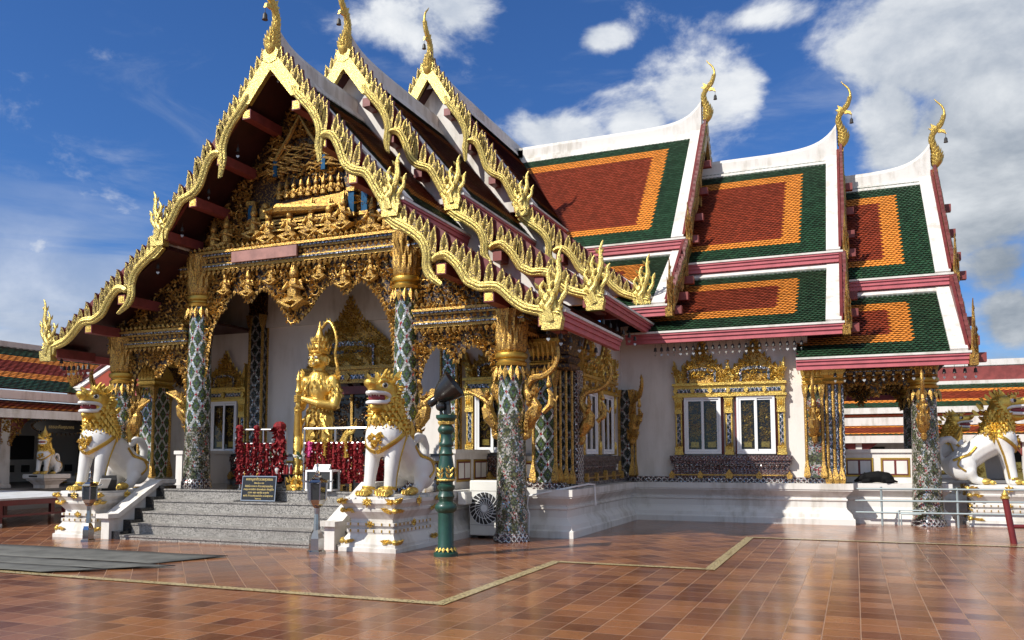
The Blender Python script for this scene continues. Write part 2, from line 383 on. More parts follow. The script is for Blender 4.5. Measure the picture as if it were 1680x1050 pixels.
    def leaf(s, b, d, nrm, L, w, h, mi=0, curl=0.25):
        b = Vector(b); d = Vector(d).normalized(); nrm = Vector(nrm); nrm = (nrm-d*nrm.dot(d)).normalized(); sd_ = d.cross(nrm)
        vs = [b, b+d*L*0.42+sd_*w/2, b+d*L*0.42-sd_*w/2, b+d*L+nrm*h*curl*2.0, b+d*L*0.45+nrm*h]
        return s.add(vs, [(0,1,4),(0,4,2),(1,3,4),(4,3,2)], mi)
    def build(s, name, mats, parent=None, smooth=False, recalc=True):
        me = bpy.data.meshes.new(name); me.from_pydata(s.v, [], s.f)
        for x in (mats if isinstance(mats, (list, tuple)) else [mats]): me.materials.append(M[x])
        if any(s.m): me.polygons.foreach_set('material_index', s.m)
        if recalc:
            bm = bmesh.new(); bm.from_mesh(me); bmesh.ops.recalc_face_normals(bm, faces=bm.faces); bm.to_mesh(me); bm.free()
        if smooth:
            me.polygons.foreach_set('use_smooth', [True]*len(me.polygons))
            try: me.set_sharp_from_angle(angle=R(42))
            except Exception: pass
        me.update()
        o = bpy.data.objects.new(name, me); COL.objects.link(o)
        if parent is not None: par(o, parent)
        return o
def wm(o):
    m = o.matrix_basis.copy()
    if o.parent is not None: m = wm(o.parent) @ o.matrix_parent_inverse @ m
    return m
def par(o, p):
    o.parent = p; o.matrix_parent_inverse = wm(p).inverted()
def tag(o, label, cat, group=None, kind=None):
    if label: o['label'] = label
    if cat: o['category'] = cat
    if group: o['group'] = group
    if kind: o['kind'] = kind
    return o
def thing(name, label, cat, loc=(0,0,0), rz=0.0, group=None):
    o = bpy.data.objects.new(name, None); o.empty_display_size = 0.3; COL.objects.link(o)
    o.location = loc; o.rotation_euler = (0, 0, rz)
    return tag(o, label, cat, group)
def dup(o, loc, rz=None, label=None, group=None, parent=None, scale=None):
    r = o.copy(); COL.objects.link(r)
    if parent is None:
        r.location = loc
        if rz is not None: r.rotation_euler = (0, 0, rz)
        if scale is not None: r.scale = scale
        if label: r['label'] = label
        if group: r['group'] = group
    else: r.parent = parent
    for c in list(o.children): dup(c, None, parent=r)
    return r
def place(o, parent=None):  # link a local-space child under an Empty that may be moved later
    o.parent = parent; o.matrix_parent_inverse = Matrix.Identity(4); return o
def inside(p, poly):
    x, y = p; r = False; n = len(poly); j = n-1
    for i in range(n):
        xi, yi = poly[i]; xj, yj = poly[j]
        if (yi > y) != (yj > y) and x < (xj-xi)*(y-yi)/(yj-yi)+xi: r = not r
        j = i
    return r
def lerp(a, b, t): return a+(b-a)*t
def interp(path, s):
    if s <= path[0][0]: return path[0][1]
    for (a, b), (c, d) in zip(path, path[1:]):
        if s <= c: return b+(d-b)*(s-a)/max(1e-6, c-a)
    return path[-1][1]
def smoothpath(P, k=4):
    """Catmull-Rom through points of any dimension"""
    P = [tuple(p) for p in P]; out = []; n = len(P)
    for i in range(n-1):
        p0, p1, p2, p3 = P[max(i-1,0)], P[i], P[i+1], P[min(i+2,n-1)]
        for j in range(k):
            t = j/k
            out.append(tuple(0.5*(2*b+(c-a)*t+(2*a-5*b+4*c-d)*t*t+(3*b-a-3*c+d)*t**3) for a, b, c, d in zip(p0,p1,p2,p3)))
    out.append(P[-1]); return out
def relief(mb, poly, fn, dens, smin=0.07, smax=0.16, mi=1, hgt=0.05, scroll=0.22, w=0.0, updir=None):
    """fill a polygon in (a,b) with curling carved leaves; fn(a,b,w)->xyz, w outward"""
    xs = [p[0] for p in poly]; ys = [p[1] for p in poly]; ar = 0
    for i in range(len(poly)): ar += poly[i-1][0]*poly[i][1]-poly[i][0]*poly[i-1][1]
    ar = abs(ar)/2
    o = Vector(fn(0,0,0)); ea = Vector(fn(1,0,0))-o; eb = Vector(fn(0,1,0))-o; en = Vector(fn(0,0,1))-o
    n = int(ar*dens*0.55); k = 0; tries = 0
    # scrolls: spiral vines with leaves
    ns = int(ar/(scroll*scroll*2.0))
    while k < ns and tries < ns*12:
        tries += 1
        c = (random.uniform(min(xs), max(xs)), random.uniform(min(ys), max(ys)))
        if not inside(c, poly): continue
        k += 1; hand = random.choice((-1, 1)); a0 = random.uniform(0, 6.28); rr = scroll*random.uniform(0.5, 1.0)
        pts = []
        for i in range(11):
            t = i/10; a = a0+hand*t*8.0; r = rr*(1-t*0.86)
            pts.append((c[0]+r*math.cos(a), c[1]+r*math.sin(a)))
        mb.tube([Vector(fn(p[0], p[1], w+hgt*0.6+0.02*i*hgt)) for i, p in enumerate(pts)], [rr*0.12*(1-0.06*i) for i in range(11)], 5, mi)
        for i in range(0, 9):
            p = pts[i]; q = pts[i+1]; d = Vector((q[0]-p[0], q[1]-p[1])); 
            nn = Vector((d.y, -d.x))*hand
            dd = (d.normalized()*0.6+nn.normalized()*0.9)
            mb.leaf(fn(p[0], p[1], w+hgt*0.5), ea*dd.x+eb*dd.y+en*0.35, en, rr*0.62, rr*0.34, hgt*0.8, mi)
    k = tries = 0
    while k < n and tries < n*12:
        tries += 1
        c = (random.uniform(min(xs), max(xs)), random.uniform(min(ys), max(ys)))
        if not inside(c, poly): continue
        k += 1; a = random.uniform(0, 6.28) if updir is None else updir+random.gauss(0, 0.8)
        L = random.uniform(smin, smax)
        mb.leaf(fn(c[0], c[1], w+random.uniform(0, hgt*0.8)), ea*math.cos(a)+eb*math.sin(a)+en*random.uniform(0.15, 0.7), en, L, L*random.uniform(0.4, 0.6), hgt*random.uniform(0.4, 0.9), mi)
def edge_leaves(mb, line, fn, step, L, mi=1, out=(0,1), h=0.05, w=0.0):
    o = Vector(fn(0,0,0)); ea = Vector(fn(1,0,0))-o; eb = Vector(fn(0,1,0))-o; en = Vector(fn(0,0,1))-o
    for (a, b) in zip(line, line[1:]):
        d = Vector((b[0]-a[0], b[1]-a[1])); n = max(1, int(d.length/step))
        for i in range(n):
            t = (i+0.5)/n; p = (lerp(a[0], b[0], t), lerp(a[1], b[1], t))
            dd = Vector(out)+Vector((random.gauss(0,0.15), random.gauss(0,0.15)))
            l = L*random.uniform(0.8, 1.2)
            mb.leaf(fn(p[0], p[1], w), ea*dd.x+eb*dd.y, en, l, step*1.25, h, mi)
# ------------------------------------------------------------------ ground
XC, YC = -10.79, 26.3
mb = MB(); mb.add([(-400,-60,0),(400,-60,0),(400,700,0),(-400,700,0)], [(0,1,2,3)])
tag(mb.build('plaza_floor', 'floor'), None, None, kind='structure')
mb = MB(); mb.add([(-60,8.14,.004),(-4.17,8.14,.004),(-4.17,11.9,.004),(-1.91,11.9,.004),(-1.91,16.65,.004),(60,16.65,.004),(60,90,.004),(-60,90,.004)],[(0,1,2,3,4,5,6,7)])
tag(mb.build('court_floor', 'floor_diag'), None, None, kind='structure')
mb = MB(); w = 0.075
pl = [(-60,8.14),(-4.17,8.14),(-4.17,11.9),(-1.91,11.9),(-1.91,16.65),(60,16.65)]
for i, (a, b) in enumerate(zip(pl, pl[1:])):
    if abs(a[1]-b[1]) < .01: mb.add([(a[0]-(w if i else 0), a[1]-w, .008+.0005*i), (b[0]+w, b[1]-w, .008+.0005*i), (b[0]+w, b[1]+w, .008+.0005*i), (a[0]-(w if i else 0), a[1]+w, .008+.0005*i)], [(0,1,2,3)])
    else: mb.add([(a[0]-w, a[1]+w, .008), (b[0]+w, a[1]+w, .008), (b[0]+w, b[1]-w, .008), (a[0]-w, b[1]-w, .008)], [(0,1,2,3)])
tag(mb.build('border_path', 'listello'), None, None, kind='structure')
# ------------------------------------------------------------------ the temple
TEMPLE = thing('temple_hall', 'white temple hall with tiered red and green roofs and gold gables', 'temple', (XC, YC, 0))
def Wf(u, v, z): return Vector((XC+v, YC-u, z))      # front arm, v>0 is right
def Wr(u, v, z): return Vector((XC+u, YC+v, z))      # right arm, v<0 faces the camera
def Wl(u, v, z): return Vector((XC-u, YC-v, z))      # left arm, v>0 faces the camera
TW, TH = 0.115, 0.098
def tiles(mb, Wm, u0, u1, A, B, top, bot, edge, orange, seed=0):
    """scale tiles between A=(v,z) (upper) and B (eave); green border, orange band, red field"""
    A = Vector(A); B = Vector(B); L = (B-A).length; d = (B-A)/L
    nv = Vector((-d.y, d.x)); nv = -nv if nv.y < 0 else nv
    rows = int(L/TH); 
    th = L/rows
    for r in range(rows):
        s0 = r*th; off = TW/2 if r % 2 else 0
        n = int((u1-u0)/TW)
        for c in range(n+1):
            u = u1-off-c*TW
            if u < u0: continue
            dt = r*th; db = L-(r+1)*th; de = u1-u
            ds = [dt/top[0] if top[0] else 9, db/bot[0], de/edge[0]]
            g = dt < top[0] or db < bot[0] or de < edge[0]
            og = dt < top[0]+orange or db < bot[0]+orange or de < edge[0]+orange*1.15
            # clipped upper corner of the field
            if not g and (dt-top[0])+(de-edge[0]) < 0.0: g = True
            mi = 0 if g else (1 if og else 2)
            def P(du, s, h):
                q = A+d*s+nv*h; return Wm(u+du, q.x, q.y)
            h1 = 0.028+random.uniform(0, 0.006); w2 = TW*0.485
            mb.add([P(-w2, s0, .004), P(w2, s0, .004), P(w2, s0+th*0.95, h1), P(0, s0+th*1.45, h1+.006), P(-w2, s0+th*0.95, h1)], [(0,1,2,3,4)], mi)
def slab(mb, Wm, u0, u1, A, B, th, mi=0):
    A = Vector(A); B = Vector(B); d = (B-A).normalized(); nv = Vector((-d.y, d.x)); nv = -nv if nv.y < 0 else nv
    c = [A, B, B-nv*th, A-nv*th]
    vs = [Wm(u0, q.x, q.y) for q in c]+[Wm(u1, q.x, q.y) for q in c]
    mb.add(vs, [(0,1,2,3),(7,6,5,4),(0,4,5,1),(1,5,6,2),(2,6,7,3),(3,7,4,0)], mi)
def strip(mb, Wm, u0, u1, A, B, t0, t1, h0, h1, mi=0):
    """raised strip along u lying on the slope between distances t0,t1 from A"""
    A = Vector(A); B = Vector(B); d = (B-A).normalized(); nv = Vector((-d.y, d.x)); nv = -nv if nv.y < 0 else nv
    c = [A+d*t0+nv*h0, A+d*t1+nv*h0, A+d*t1+nv*h1, A+d*t0+nv*h1]
    vs = [Wm(u0, q.x, q.y) for q in c]+[Wm(u1, q.x, q.y) for q in c]
    mb.add(vs, [(0,1,2,3),(7,6,5,4),(0,4,5,1),(1,5,6,2),(2,6,7,3),(3,7,4,0)], mi)
UP1 = [(.215,.10),(.26,.125),(.31,.115),(.374,.10),(.44,.15),(.49,.26),(.53,.44),(.585,.60)]
UP2 = [(.505,.30),(.522,.17),(.553,.10),(.60,.125),(.64,.18),(.689,.243),(.738,.206),(.79,.06),(.83,.045),(.88,.075),(.93,.10),(.985,.06)]
LO1 = [(.0,.20),(.056,.21),(.12,.19),(.19,.19),(.244,.24),(.29,.37),(.325,.56),(.37,.66),(.432,.68)]
LO2 = [(.335,.42),(.35,.29),(.385,.19),(.449,.21),(.50,.28),(.542,.344),(.58,.34),(.619,.305),(.66,.2),(.695,.144),(.74,.15),(.779,.173),(.83,.18),(.87,.157),(.937,.06),(1.0,-.06)]
def bargeboard(Wm, u, apex, kink, low, end, sgn, name='bargeboard', mat_='gold_board', parent=TEMPLE, flames=True):
    """gilded board of one slope of one gable: naga body, flames, end finials, in gable plane at u"""
    root = None
    def section(A, B, paths, straight, first):
        mb = MB()
        A = Vector(A); B = Vector(B); L = (B-A).length; t = (B-A)/L; n = Vector((-t.y, t.x)); n = -n if n.y > 0 else n
        def fn(s, q, w): p = A+t*(s*L)+n*q; return Wm(u+w, sgn*p.x, p.y)
        # dark backing rafter
        mb.prism([(0, -.15), (1, -.15), (1, .12), (0, .12)], fn, -.10-.003*(sgn < 0), -.03-.003*(sgn < 0), 1)
        allp = []
        for pi, P in enumerate(paths):
            sp = smoothpath([(a*L, b) for a, b in P], 4)
            rad = []
            m = len(sp)
            for i in range(m):
                x = i/(m-1)
                r = 0.092
                if pi == 0: r = .098; r *= 1.0 if x < .82 else lerp(1.0, .25, (x-.82)/.18)
                else: r *= (lerp(.5, 1, x/.12) if x < .12 else 1.0)
                rad.append(r)
            mb.tube([fn(a/L, b, .03) for a, b in sp], rad, 8, 0, 0.62, nrm=(Wm(1,0,0)-Wm(0,0,0)))
            # scales along the body
            for i in range(0, m-1):
                for j in range(2):
                    k = (i+j*.5); a = lerp(sp[i][0], sp[i+1][0], j*.5); b = lerp(sp[i][1], sp[i+1][1], j*.5)
                    tt = Vector((sp[i+1][0]-sp[i][0], sp[i+1][1]-sp[i][1]))
                    if tt.length < 1e-5: continue
                    tt.normalize(); nn = Vector((-tt.y, tt.x))
                    for sg in (-1, 0, 1):
                        q = Vector((a, b))+nn*sg*rad[i]*.55
                        dd = fn(0,0,0); ex = fn(1/L,0,0)-dd; ey = fn(0,1,0)-dd; ez = fn(0,0,1)-dd
                        mb.leaf(fn(q.x/L, q.y, .085 if sg == 0 else .06), ex*tt.x+ey*tt.y+ez*.25, ez, .10, .075, .018, 0)
            allp.append(sp)
        # trim line: bright fillet along the lower edge
        if straight:
            mb.prism([(0.0, -.04), (.25, -.01), (.268, .10), (.25, .25), (.0, .25)], fn, -.02-.004*(sgn < 0), .085-.005*(sgn < 0), 0)
        # flames
        body = {}
        def base(s):
            best = None
            for sp in allp:
                ss_ = [(a/L, b) for a, b in sp]
                for (a, b), (c, d) in zip(ss_, ss_[1:]):
                    lo_, hi_ = min(a, c), max(a, c)
                    if lo_ <= s <= hi_ and hi_ > lo_:
                        q = b+(d-b)*(s-a)/(c-a) if abs(c-a) > 1e-6 else b
                        best = q if best is None else min(best, q)
            return .1 if best is None else best
        if flames:
            step = .215; k = int(L/step)
            for i in range(k):
                s = (i+.65)/k
                if s > .975: continue
                nb = min(base(s), .36)-.03
                dv = Vector((0, 1))          # vertical in (v,z)
                dn = -n
                ax = (dv*.92+dn*.22+t*random.uniform(-.10,.10)).normalized()
                top = -.25 if first else -.18
                ca = max(.3, ax.dot(dn)); Lf = min(.78, (nb-top)/ca)*random.uniform(.92,1.06)
                p0 = A+t*(s*L)+n*nb
                sdv = Vector((ax.y, -ax.x)); 
                if sdv.dot(t) < 0: sdv = -sdv
                wd = .087
                out = [(-.95,0),(-1.05,.25),(-.98,.5),(-.72,.74),(-.30,.90),(.10,1.0),(.22,.86),(.62,.66),(.95,.40),(1.0,.18),(.95,0)]
                poly = [(p0+ax*(b*Lf)+sdv*(a*wd)) for a, b in out]
                f3 = lambda a, b, w_: Wm(u+w_, sgn*a, b)
                mb.prism([(q.x, q.y) for q in poly], f3, -.02, .06, 2, 1)
                # raised rib and lobes on the leaf
                e0 = Wm(0,0,0); ea = Wm(0,sgn,0)-e0; eb = Wm(0,0,1)-e0; ec = Wm(1,0,0)-e0
                for (fb, fa, ln) in ((.10,-.05,.80),):
                    b0 = p0+ax*(fb*Lf)+sdv*(fa*wd)
                    dr = ax+sdv*(fa*.35)
                    mb.leaf(f3(b0.x, b0.y, .06), ea*dr.x+eb*dr.y, ec, Lf*ln, wd*1.15, .04, 2)
        return mb, fn, L, t, n, A
    mb, fn, L, t, n, A = section(apex, kink, (UP1, UP2), True, True)
    mb2, fn2, L2, t2, n2, A2 = section(low, end, (LO1, LO2), False, False)
    # little straight shoulder at the head of the lower board
    mb2.prism([(0.0,.02),(.10,.02),(.13,.24),(.07,.33),(0.0,.30)], fn2, -.02, .07, 0)
    b = mb.build(name, [mat_, 'maroon', 'gold_flame'], parent)
    b2 = mb2.build(name, [mat_, 'maroon', 'gold_flame'], parent)
    if sgn > 0:   # cover plate and ridge purlin at the peak
        m0 = MB(); z0_ = A.y
        m0.prism([(0,.20),(.20,-.03),(.155,-.22),(0,-.27),(-.155,-.22),(-.20,-.03)], lambda a, q, w: Wm(u+w, a, z0_+q), -.03, .098, 0)
        m0.build('peak_plate', [mat_], b)
        m0 = MB(); m0.prism([(-.11,-.42),(.11,-.42),(.11,-.20),(-.11,-.20)], lambda a, q, w: Wm(u+w, a, z0_+q), -.8, .05, 0); m0.build('purlin_end', 'redbox', b)
    # naga head finials at both ends
    for fn_, L_, host, big in ((fn, L, b, .82), (fn2, L2, b2, 1.0)):
        mb = MB(); ex = fn_(1/L_, 0, 0)-fn_(0,0,0)
        o = fn_(1.0, .0, .03); e0 = Wm(0,0,0); ea = Wm(0,sgn,0)-e0; ec = Wm(1,0,0)-e0; Z = Vector((0,0,1))
        # naga heads rising as curling tongues of flame
        for (da, hz, r0_, lean, dw) in ((.03,1.18,.085,.06,.03),(-.09,.88,.075,.0,.055),(-.19,.62,.065,-.05,.03),(.12,.70,.06,.10,.0),(-.03,.60,.06,-.02,.09)):
            hz *= big
            pth = smoothpath([(da,-.10),(da-.05,.10*hz),(da-.07,.26*hz),(da+.0,.42*hz),(da+.03+lean*.5,.58*hz),(da-.01+lean,.76*hz),(da+.0+lean,.90*hz),(da+.05+lean,1.0*hz)], 3)
            n_ = len(pth); rad_ = [r0_*(1.0 if i < n_*.3 else lerp(1.0,.12,(i-n_*.3)/(n_*.7))) for i in range(n_)]
            mb.tube([o+ea*a+Z*bb+ec*dw for a, bb in pth], rad_, 7, 0, .6, nrm=ec)
            for q in range(3, n_-3, 4):
                a, bb = pth[q]; mb.leaf(o+ea*(a-rad_[q]*.6)+Z*bb+ec*dw, ea*-.7+Z, ec, .17*big, .07, .03, 0); mb.leaf(o+ea*(a+rad_[q]*.4)+Z*bb+ec*dw, ea*.45+Z, ec, .14*big, .06, .03, 0)
        mb.prism([(-.22,-.24),(.12,-.24),(.16,-.02),(-.2,.04)], lambda a, bb, w_: o+ea*a+Z*bb+ec*w_, -.08, .09, 0)
        mb.build('naga_finial', [mat_], host)
    # purlin ends
    for (A_, t_, n_, L_, lst, host) in ((A, t, n, L, ((.293,.298),(.53,.359),(.767,.314),(.979,.166)), b), (A2, t2, n2, L2, ((.395,.448),(.678,.369),(.966,.173)), b2)):
        for s, q in lst:
            p = A_+t_*(s*L_)+n_*q
            mb = MB(); hw = .10
            vs = [Wm(u+w_, sgn*(p.x+i*hw), p.y+j*hw) for w_ in (-1.0, .03 if mat_ == 'gold_board' else .30) for i, j in ((-1,-1),(1,-1),(1,1),(-1,1))]
            mb.add(vs, [(3,2,1,0),(4,5,6,7),(0,1,5,4),(1,2,6,5),(2,3,7,6),(3,0,4,7)], 0)
            if mat_ == 'gold_board' and u > 12:
                vs = [Wm(u+.036, sgn*(p.x+i*hw*.8), p.y+j*hw*.8) for i, j in ((-1,-1),(1,-1),(1,1),(-1,1))]+[Wm(u+.042, sgn*(p.x+i*hw*.45), p.y+j*hw*.45) for i, j in ((-1,-1),(1,-1),(1,1),(-1,1))]
                mb.add(vs, [(0,1,2,3),(4,5,6,7)], 1)
            mb.build('purlin_end', ['redbox', 'gold'], host)
    return b, b2
def chofa(Wm, u, z, parent, sc=1.0):
    """horn finial at the gable peak: bulb, scaled neck, hooked beak and slender tip; (u,z) curve"""
    mb = MB()
    c = [(-.02,-.15,.08),(.03,.0,.145),(.05,.12,.155),(.02,.28,.125),(-.05,.46,.085),(-.08,.64,.068),(-.03,.82,.058),(.10,.98,.052),(.20,1.10,.05),(.26,1.28,.042),(.28,1.48,.034),(.22,1.66,.028),(.10,1.80,.020),(.03,1.90,.009)]
    sp = smoothpath(c, 3)
    mb.tube([Wm(u+a*sc, 0, z+b*sc) for a, b, r in sp], [r*sc for a, b, r in sp], 10, 0, 1.0)
    # scales
    for i, (a, b, r) in enumerate(sp):
        if b > 1.3: break
        for k in range(8):
            an = 2*math.pi*(k+(i % 2)*.5)/8
            p = Wm(u+a*sc+math.cos(an)*r*sc, math.sin(an)*r*sc, z+b*sc)
            o = Wm(u+a*sc, 0, z+b*sc); nn = (p-o).normalized()
            mb.leaf(p-nn*.01, Vector((0,0,1))+nn*.25, nn, .12*sc, .085*sc, .02*sc, 0)
    # beak and crest
    mb.prism([(.06,1.0),(.27,.92),(.31,.80),(.20,.86),(.10,.86)], lambda a, b, w: Wm(u+a*sc, w, z+b*sc), -.03*sc, .03*sc, 0)
    mb.prism([(-.03,.9),(-.16,1.02),(-.07,1.02),(-.10,1.16),(.02,1.08),(.08,1.02)], lambda a, b, w: Wm(u+a*sc, w, z+b*sc), -.025*sc, .025*sc, 0)
    o = mb.build('chofa', ['gold'], parent, smooth=True)
    m2 = MB(); p = Wm(u+.29*sc, 0, z+.80*sc)
    m2.lathe([(.006,0),(.006,-.10),(.02,-.10),(.045,-.14),(.05,-.22),(.062,-.25)], 10, p); m2.build('beak_bell', ['bell'], o)
    return o
def ridge(Wm, u0, u1, z, rise, parent, hw=.13, h=.34):
    """white ridge sweeping up to the finial"""
    mb = MB(); N = 18; us = [u0, u1-2.2]+[u1-2.2+2.2*(i+1)/N for i in range(N)]
    vs = []; fs = []
    for uu in us:
        t = max(0, (uu-(u1-2.2))/2.2); dz = rise*(.25*t**2+.75*t**6)
        for v, zz in ((-.34,-.30),(-.30,-.16),(-.20,-.14),(-.19,-.05),(-hw,-.04),(-hw,h-.1+dz),(-hw+.04,h+dz),(hw-.04,h+dz),(hw,h-.1+dz),(hw,-.04),(.19,-.05),(.20,-.14),(.30,-.16),(.34,-.30)):
            vs.append(Wm(uu, v, z+zz))
    k = 14
    for i in range(len(us)-1):
        for j in range(k-1): fs.append((i*k+j, i*k+j+1, (i+1)*k+j+1, (i+1)*k+j))
    fs.append(tuple(range(k))); fs.append(tuple((len(us)-1)*k+j for j in range(k))[::-1])
    mb.add(vs, fs); return mb.build('ridge_cap', ['white'], parent)
def fascia(Wm, u0, u1, v, z, parent, name='fascia', hgt=.24, inner=1):
    """moulded pink eave board with a white drip edge; v is the outer face"""
    s = 1 if v > 0 else -1; mb = MB()
    def bx(va, vb, za, zb, mi, ua=u0, ub=u1):
        vs = [Wm(a, b, c) for c in (za, zb) for a, b in ((ua,va),(ub,va),(ub,vb),(ua,vb))]
        mb.add(vs, [(3,2,1,0),(4,5,6,7),(0,1,5,4),(1,2,6,5),(2,3,7,6),(3,0,4,7)], mi)
    bx(v-s*.16, v-s*.05, z-hgt, z-hgt*.62, 0); bx(v-s*.16, v-s*.02, z-hgt*.62+.002, z-hgt*.30, 0, u0, u1+.02); bx(v-s*.16, v+s*.01, z-hgt*.30+.002, z-.03, 0, u0, u1+.04)
    bx(v-s*.2, v+s*.03, z-.028, z+.02, 1, u0, u1+.06)
    return mb.build(name, ['pink', 'white'], parent)
def tier(Wm, u0, u1, zr, vk, zk, vl, zl, ve, ze, sides, u0low=None, detail=True, edgeband=.34, rise=.9, chofa_sc=1.0, chofa_du=.02, chofa_dz=0.0):
    """one telescoping roof tier. sides: list of (sign, detailed)"""
    for sg, det in sides:
        for (nm, A, B, ul) in (('upper_roof', (sg*.05, zr), (sg*vk, zk), u0), ('lower_roof', (sg*vl, zl), (sg*ve, ze), u0 if u0low is None else u0low)):
            mb = MB()
            if det:
                upper = nm == 'upper_roof'
                topw = .62 if upper else .30+.24
                tiles(mb, Wm, ul, u1-edgeband, A, B, (topw+.16 if upper else .30+.34, 0), (.50 if upper else .52, 0), (.66, 0), .38)
            slab(mb, Wm, ul, u1-.02, A, B, .13, 3)
            if not det: strip(mb, Wm, ul, u1-.03, A, B, .02, (Vector(B)-Vector(A)).length-.02, .003, .02, 2)
            # slope bed under the tiles
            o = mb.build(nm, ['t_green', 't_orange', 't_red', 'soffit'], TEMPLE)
            # white rake band, and the white apron at the head of the lower roof
            m2 = MB(); Lr = (Vector(B)-Vector(A)).length
            a2 = Vector(A); b2 = Vector(B); d = (b2-a2).normalized(); nv = Vector((-d.y, d.x)); nv = -nv if nv.y < 0 else nv
            c = [a2, b2, b2+nv*.085, a2+nv*.085]
            vs = [Wm(u1-edgeband, q.x, q.y) for q in c]+[Wm(u1-.005, q.x, q.y) for q in c]
            m2.add(vs, [(0,1,2,3),(7,6,5,4),(0,4,5,1),(1,5,6,2),(2,6,7,3),(3,7,4,0)])
            if nm == 'lower_roof': strip(m2, Wm, ul, u1-edgeband, A, B, -.05, .30, .0, .07)
            m2.build('rake_band', ['white'], o)
            fascia(Wm, ul, u1, B[0]+sg*.05, B[1]+.0, o, hgt=.26)
    r = ridge(Wm, u0, u1-.03, zr, rise, TEMPLE)
    chofa(Wm, u1+chofa_du, zr+.34+rise-.25+chofa_dz, r, chofa_sc)
# front arm: three tiers
FT = [(12.8, 9.70, 3.02, 6.42, 3.95, 9.85, 6.30), (10.2, 10.88, 3.02, 7.27, 4.70, 11.04, 7.15), (6.05, 12.22, 3.05, 8.22, 5.35, 12.58, 8.12)]
for i, (u1, zr, vk, zk, ze, za, zkb) in enumerate(FT):
    u0 = FT[i+1][0]-1.2 if i < 2 else -1.0
    tier(Wf, u0, u1, zr, vk, zk, 2.8, zk-.30, 6.2, ze+.12, [(1, True), (-1, False)], u0low=(u0 if i < 2 else 0.0), rise=.30, chofa_du=.05, chofa_dz=-.22, chofa_sc=.98)
    for sg in (1, -1):
        bargeboard(Wf, u1+.06, (0.0, za), (2.9, zkb), (2.9, zkb-.05), (6.1, ze+.02), sg)
    if i:  # white gable wall above the roof in front
        mb = MB(); mb.prism([(-3.0, zk-.05), (3.0, zk-.05), (.05, zr-.12), (-.05, zr-.12)], lambda a, b, w: Wf(u1-.42+w, a, b), 0, .1)
        mb.prism([(-6.1, ze), (6.1, ze), (2.8, zk-.38), (-2.8, zk-.38)], lambda a, b, w: Wf(u1-.42+w, a, b), 0, .1)
        mb.build('gable_wall', ['white'], TEMPLE)
# right and left arms
RT = [(13.1, 9.50, 5.97, 3.76), (10.62, 10.46, 6.76, 4.55), (6.64, 11.86, 7.50, 5.22)]
for Wm, sd_, det in ((Wr, -1, True), (Wl, 1, False)):
    for i, (u1, zr, zk, ze) in enumerate(RT):
        u0 = RT[i+1][0]-1.0 if i < 2 else -.5
        tier(Wm, u0, u1, zr, 3.7, zk, 3.5, zk-.30, 6.3, ze, [(sd_, det), (-sd_, False)], u0low=(u0 if i < 2 else 2.0), rise=.66, chofa_du=.12, chofa_dz=-.28, chofa_sc=.98)
        for sg in (1, -1):
            bargeboard(Wm, u1+.06, (0.0, zr+.12), (3.6, zk+.02), (3.55, zk-.08), (6.24, ze-.05), sg, flames=det, mat_='gold_relief')
        mb = MB(); mb.prism([(-3.6, zk-.05), (3.6, zk-.05), (.05, zr-.12), (-.05, zr-.12)], lambda a, b, w: Wm(u1-.9+w, a, b), 0, .1)
        mb.prism([(-6.1, ze-.02), (6.1, ze-.02), (3.5, zk-.38), (-3.5, zk-.38)], lambda a, b, w: Wm(u1-.9+w, a, b), 0, .1)
        mb.build('gable_wall', ['white'], TEMPLE)
# ------------------------------------------------------------------ plinths, walls, floors
ZT = 0.92
PLP = [(.26,0),(.26,.13),(.22,.16),(.20,.24),(.10,.34),(.08,.38),(.08,.52),(.11,.54),(.11,.57),(.08,.59),(.09,.63),(.20,.74),(.22,.755),(.22,.78),(.24,.79),(.24,ZT-.0)]
def plinth(x0, y0, x1, y1, name='plinth', m='white', prof=PLP):
    mb = MB(); o = .26
    mb.square(prof, ((x0+x1)/2, (y0+y1)/2), 0, (x1-x0)/2-o, (y1-y0)/2-o)
    return mb.build(name, m, TEMPLE)
plinth(-14.63, 13.13, -6.93, 16.6)                      # porch platform
plinth(-16.61, 15.18, -4.97, 33, 'plinth')              # nave
plinth(-22.5, 20.18, -.03, 32.4, 'plinth')              # cross arms
plinth(-.6, 20.86, 2.0, 31.7, 'plinth'); plinth(-24.0, 20.86, -21.5, 31.7, 'plinth')
mb = MB(); mb.box(-14.45, 13.2, ZT, -7.1, 16.5, ZT+.006); mb.build('porch_paving', 'blackstone', TEMPLE)
# granite flight of five steps
SX0, SX1 = -13.02, -8.02
mb = MB()
for i, (y, z) in enumerate(((12.05,.09),(12.32,.29),(12.59,.50),(12.86,.71),(13.13,ZT))):
    z0 = (0,.09,.29,.50,.71)[i]
    mb.box(SX0, y, z0-.0, SX1, 13.45, z-.03, 0); mb.box(SX0, y-.022, z-.03, SX1, 13.45, z, 0)
    mb.box(SX0-.30, y-.004, z0, SX0-.002, 13.45, z+.06, 1)
mb.build('granite_steps', ['granite', 'blackstone'], TEMPLE)
for sg in (-1, 1):
    xa = XC+sg*2.55; mb = MB()
    F = lambda a, b, w: Vector((xa+w, a, b))
    mb.prism([(11.98,0),(13.6,0),(13.6,1.02),(13.22,1.02),(12.15,.40),(11.98,.40)], F, -.10, .10)
    mb.prism([(11.90,.40),(12.17,.40),(13.24,1.02),(13.6,1.02),(13.6,1.10),(13.20,1.10),(12.13,.48),(11.90,.48)], F, -.16, .16)
    mb.build('balustrade', 'white', TEMPLE)
mb = MB()

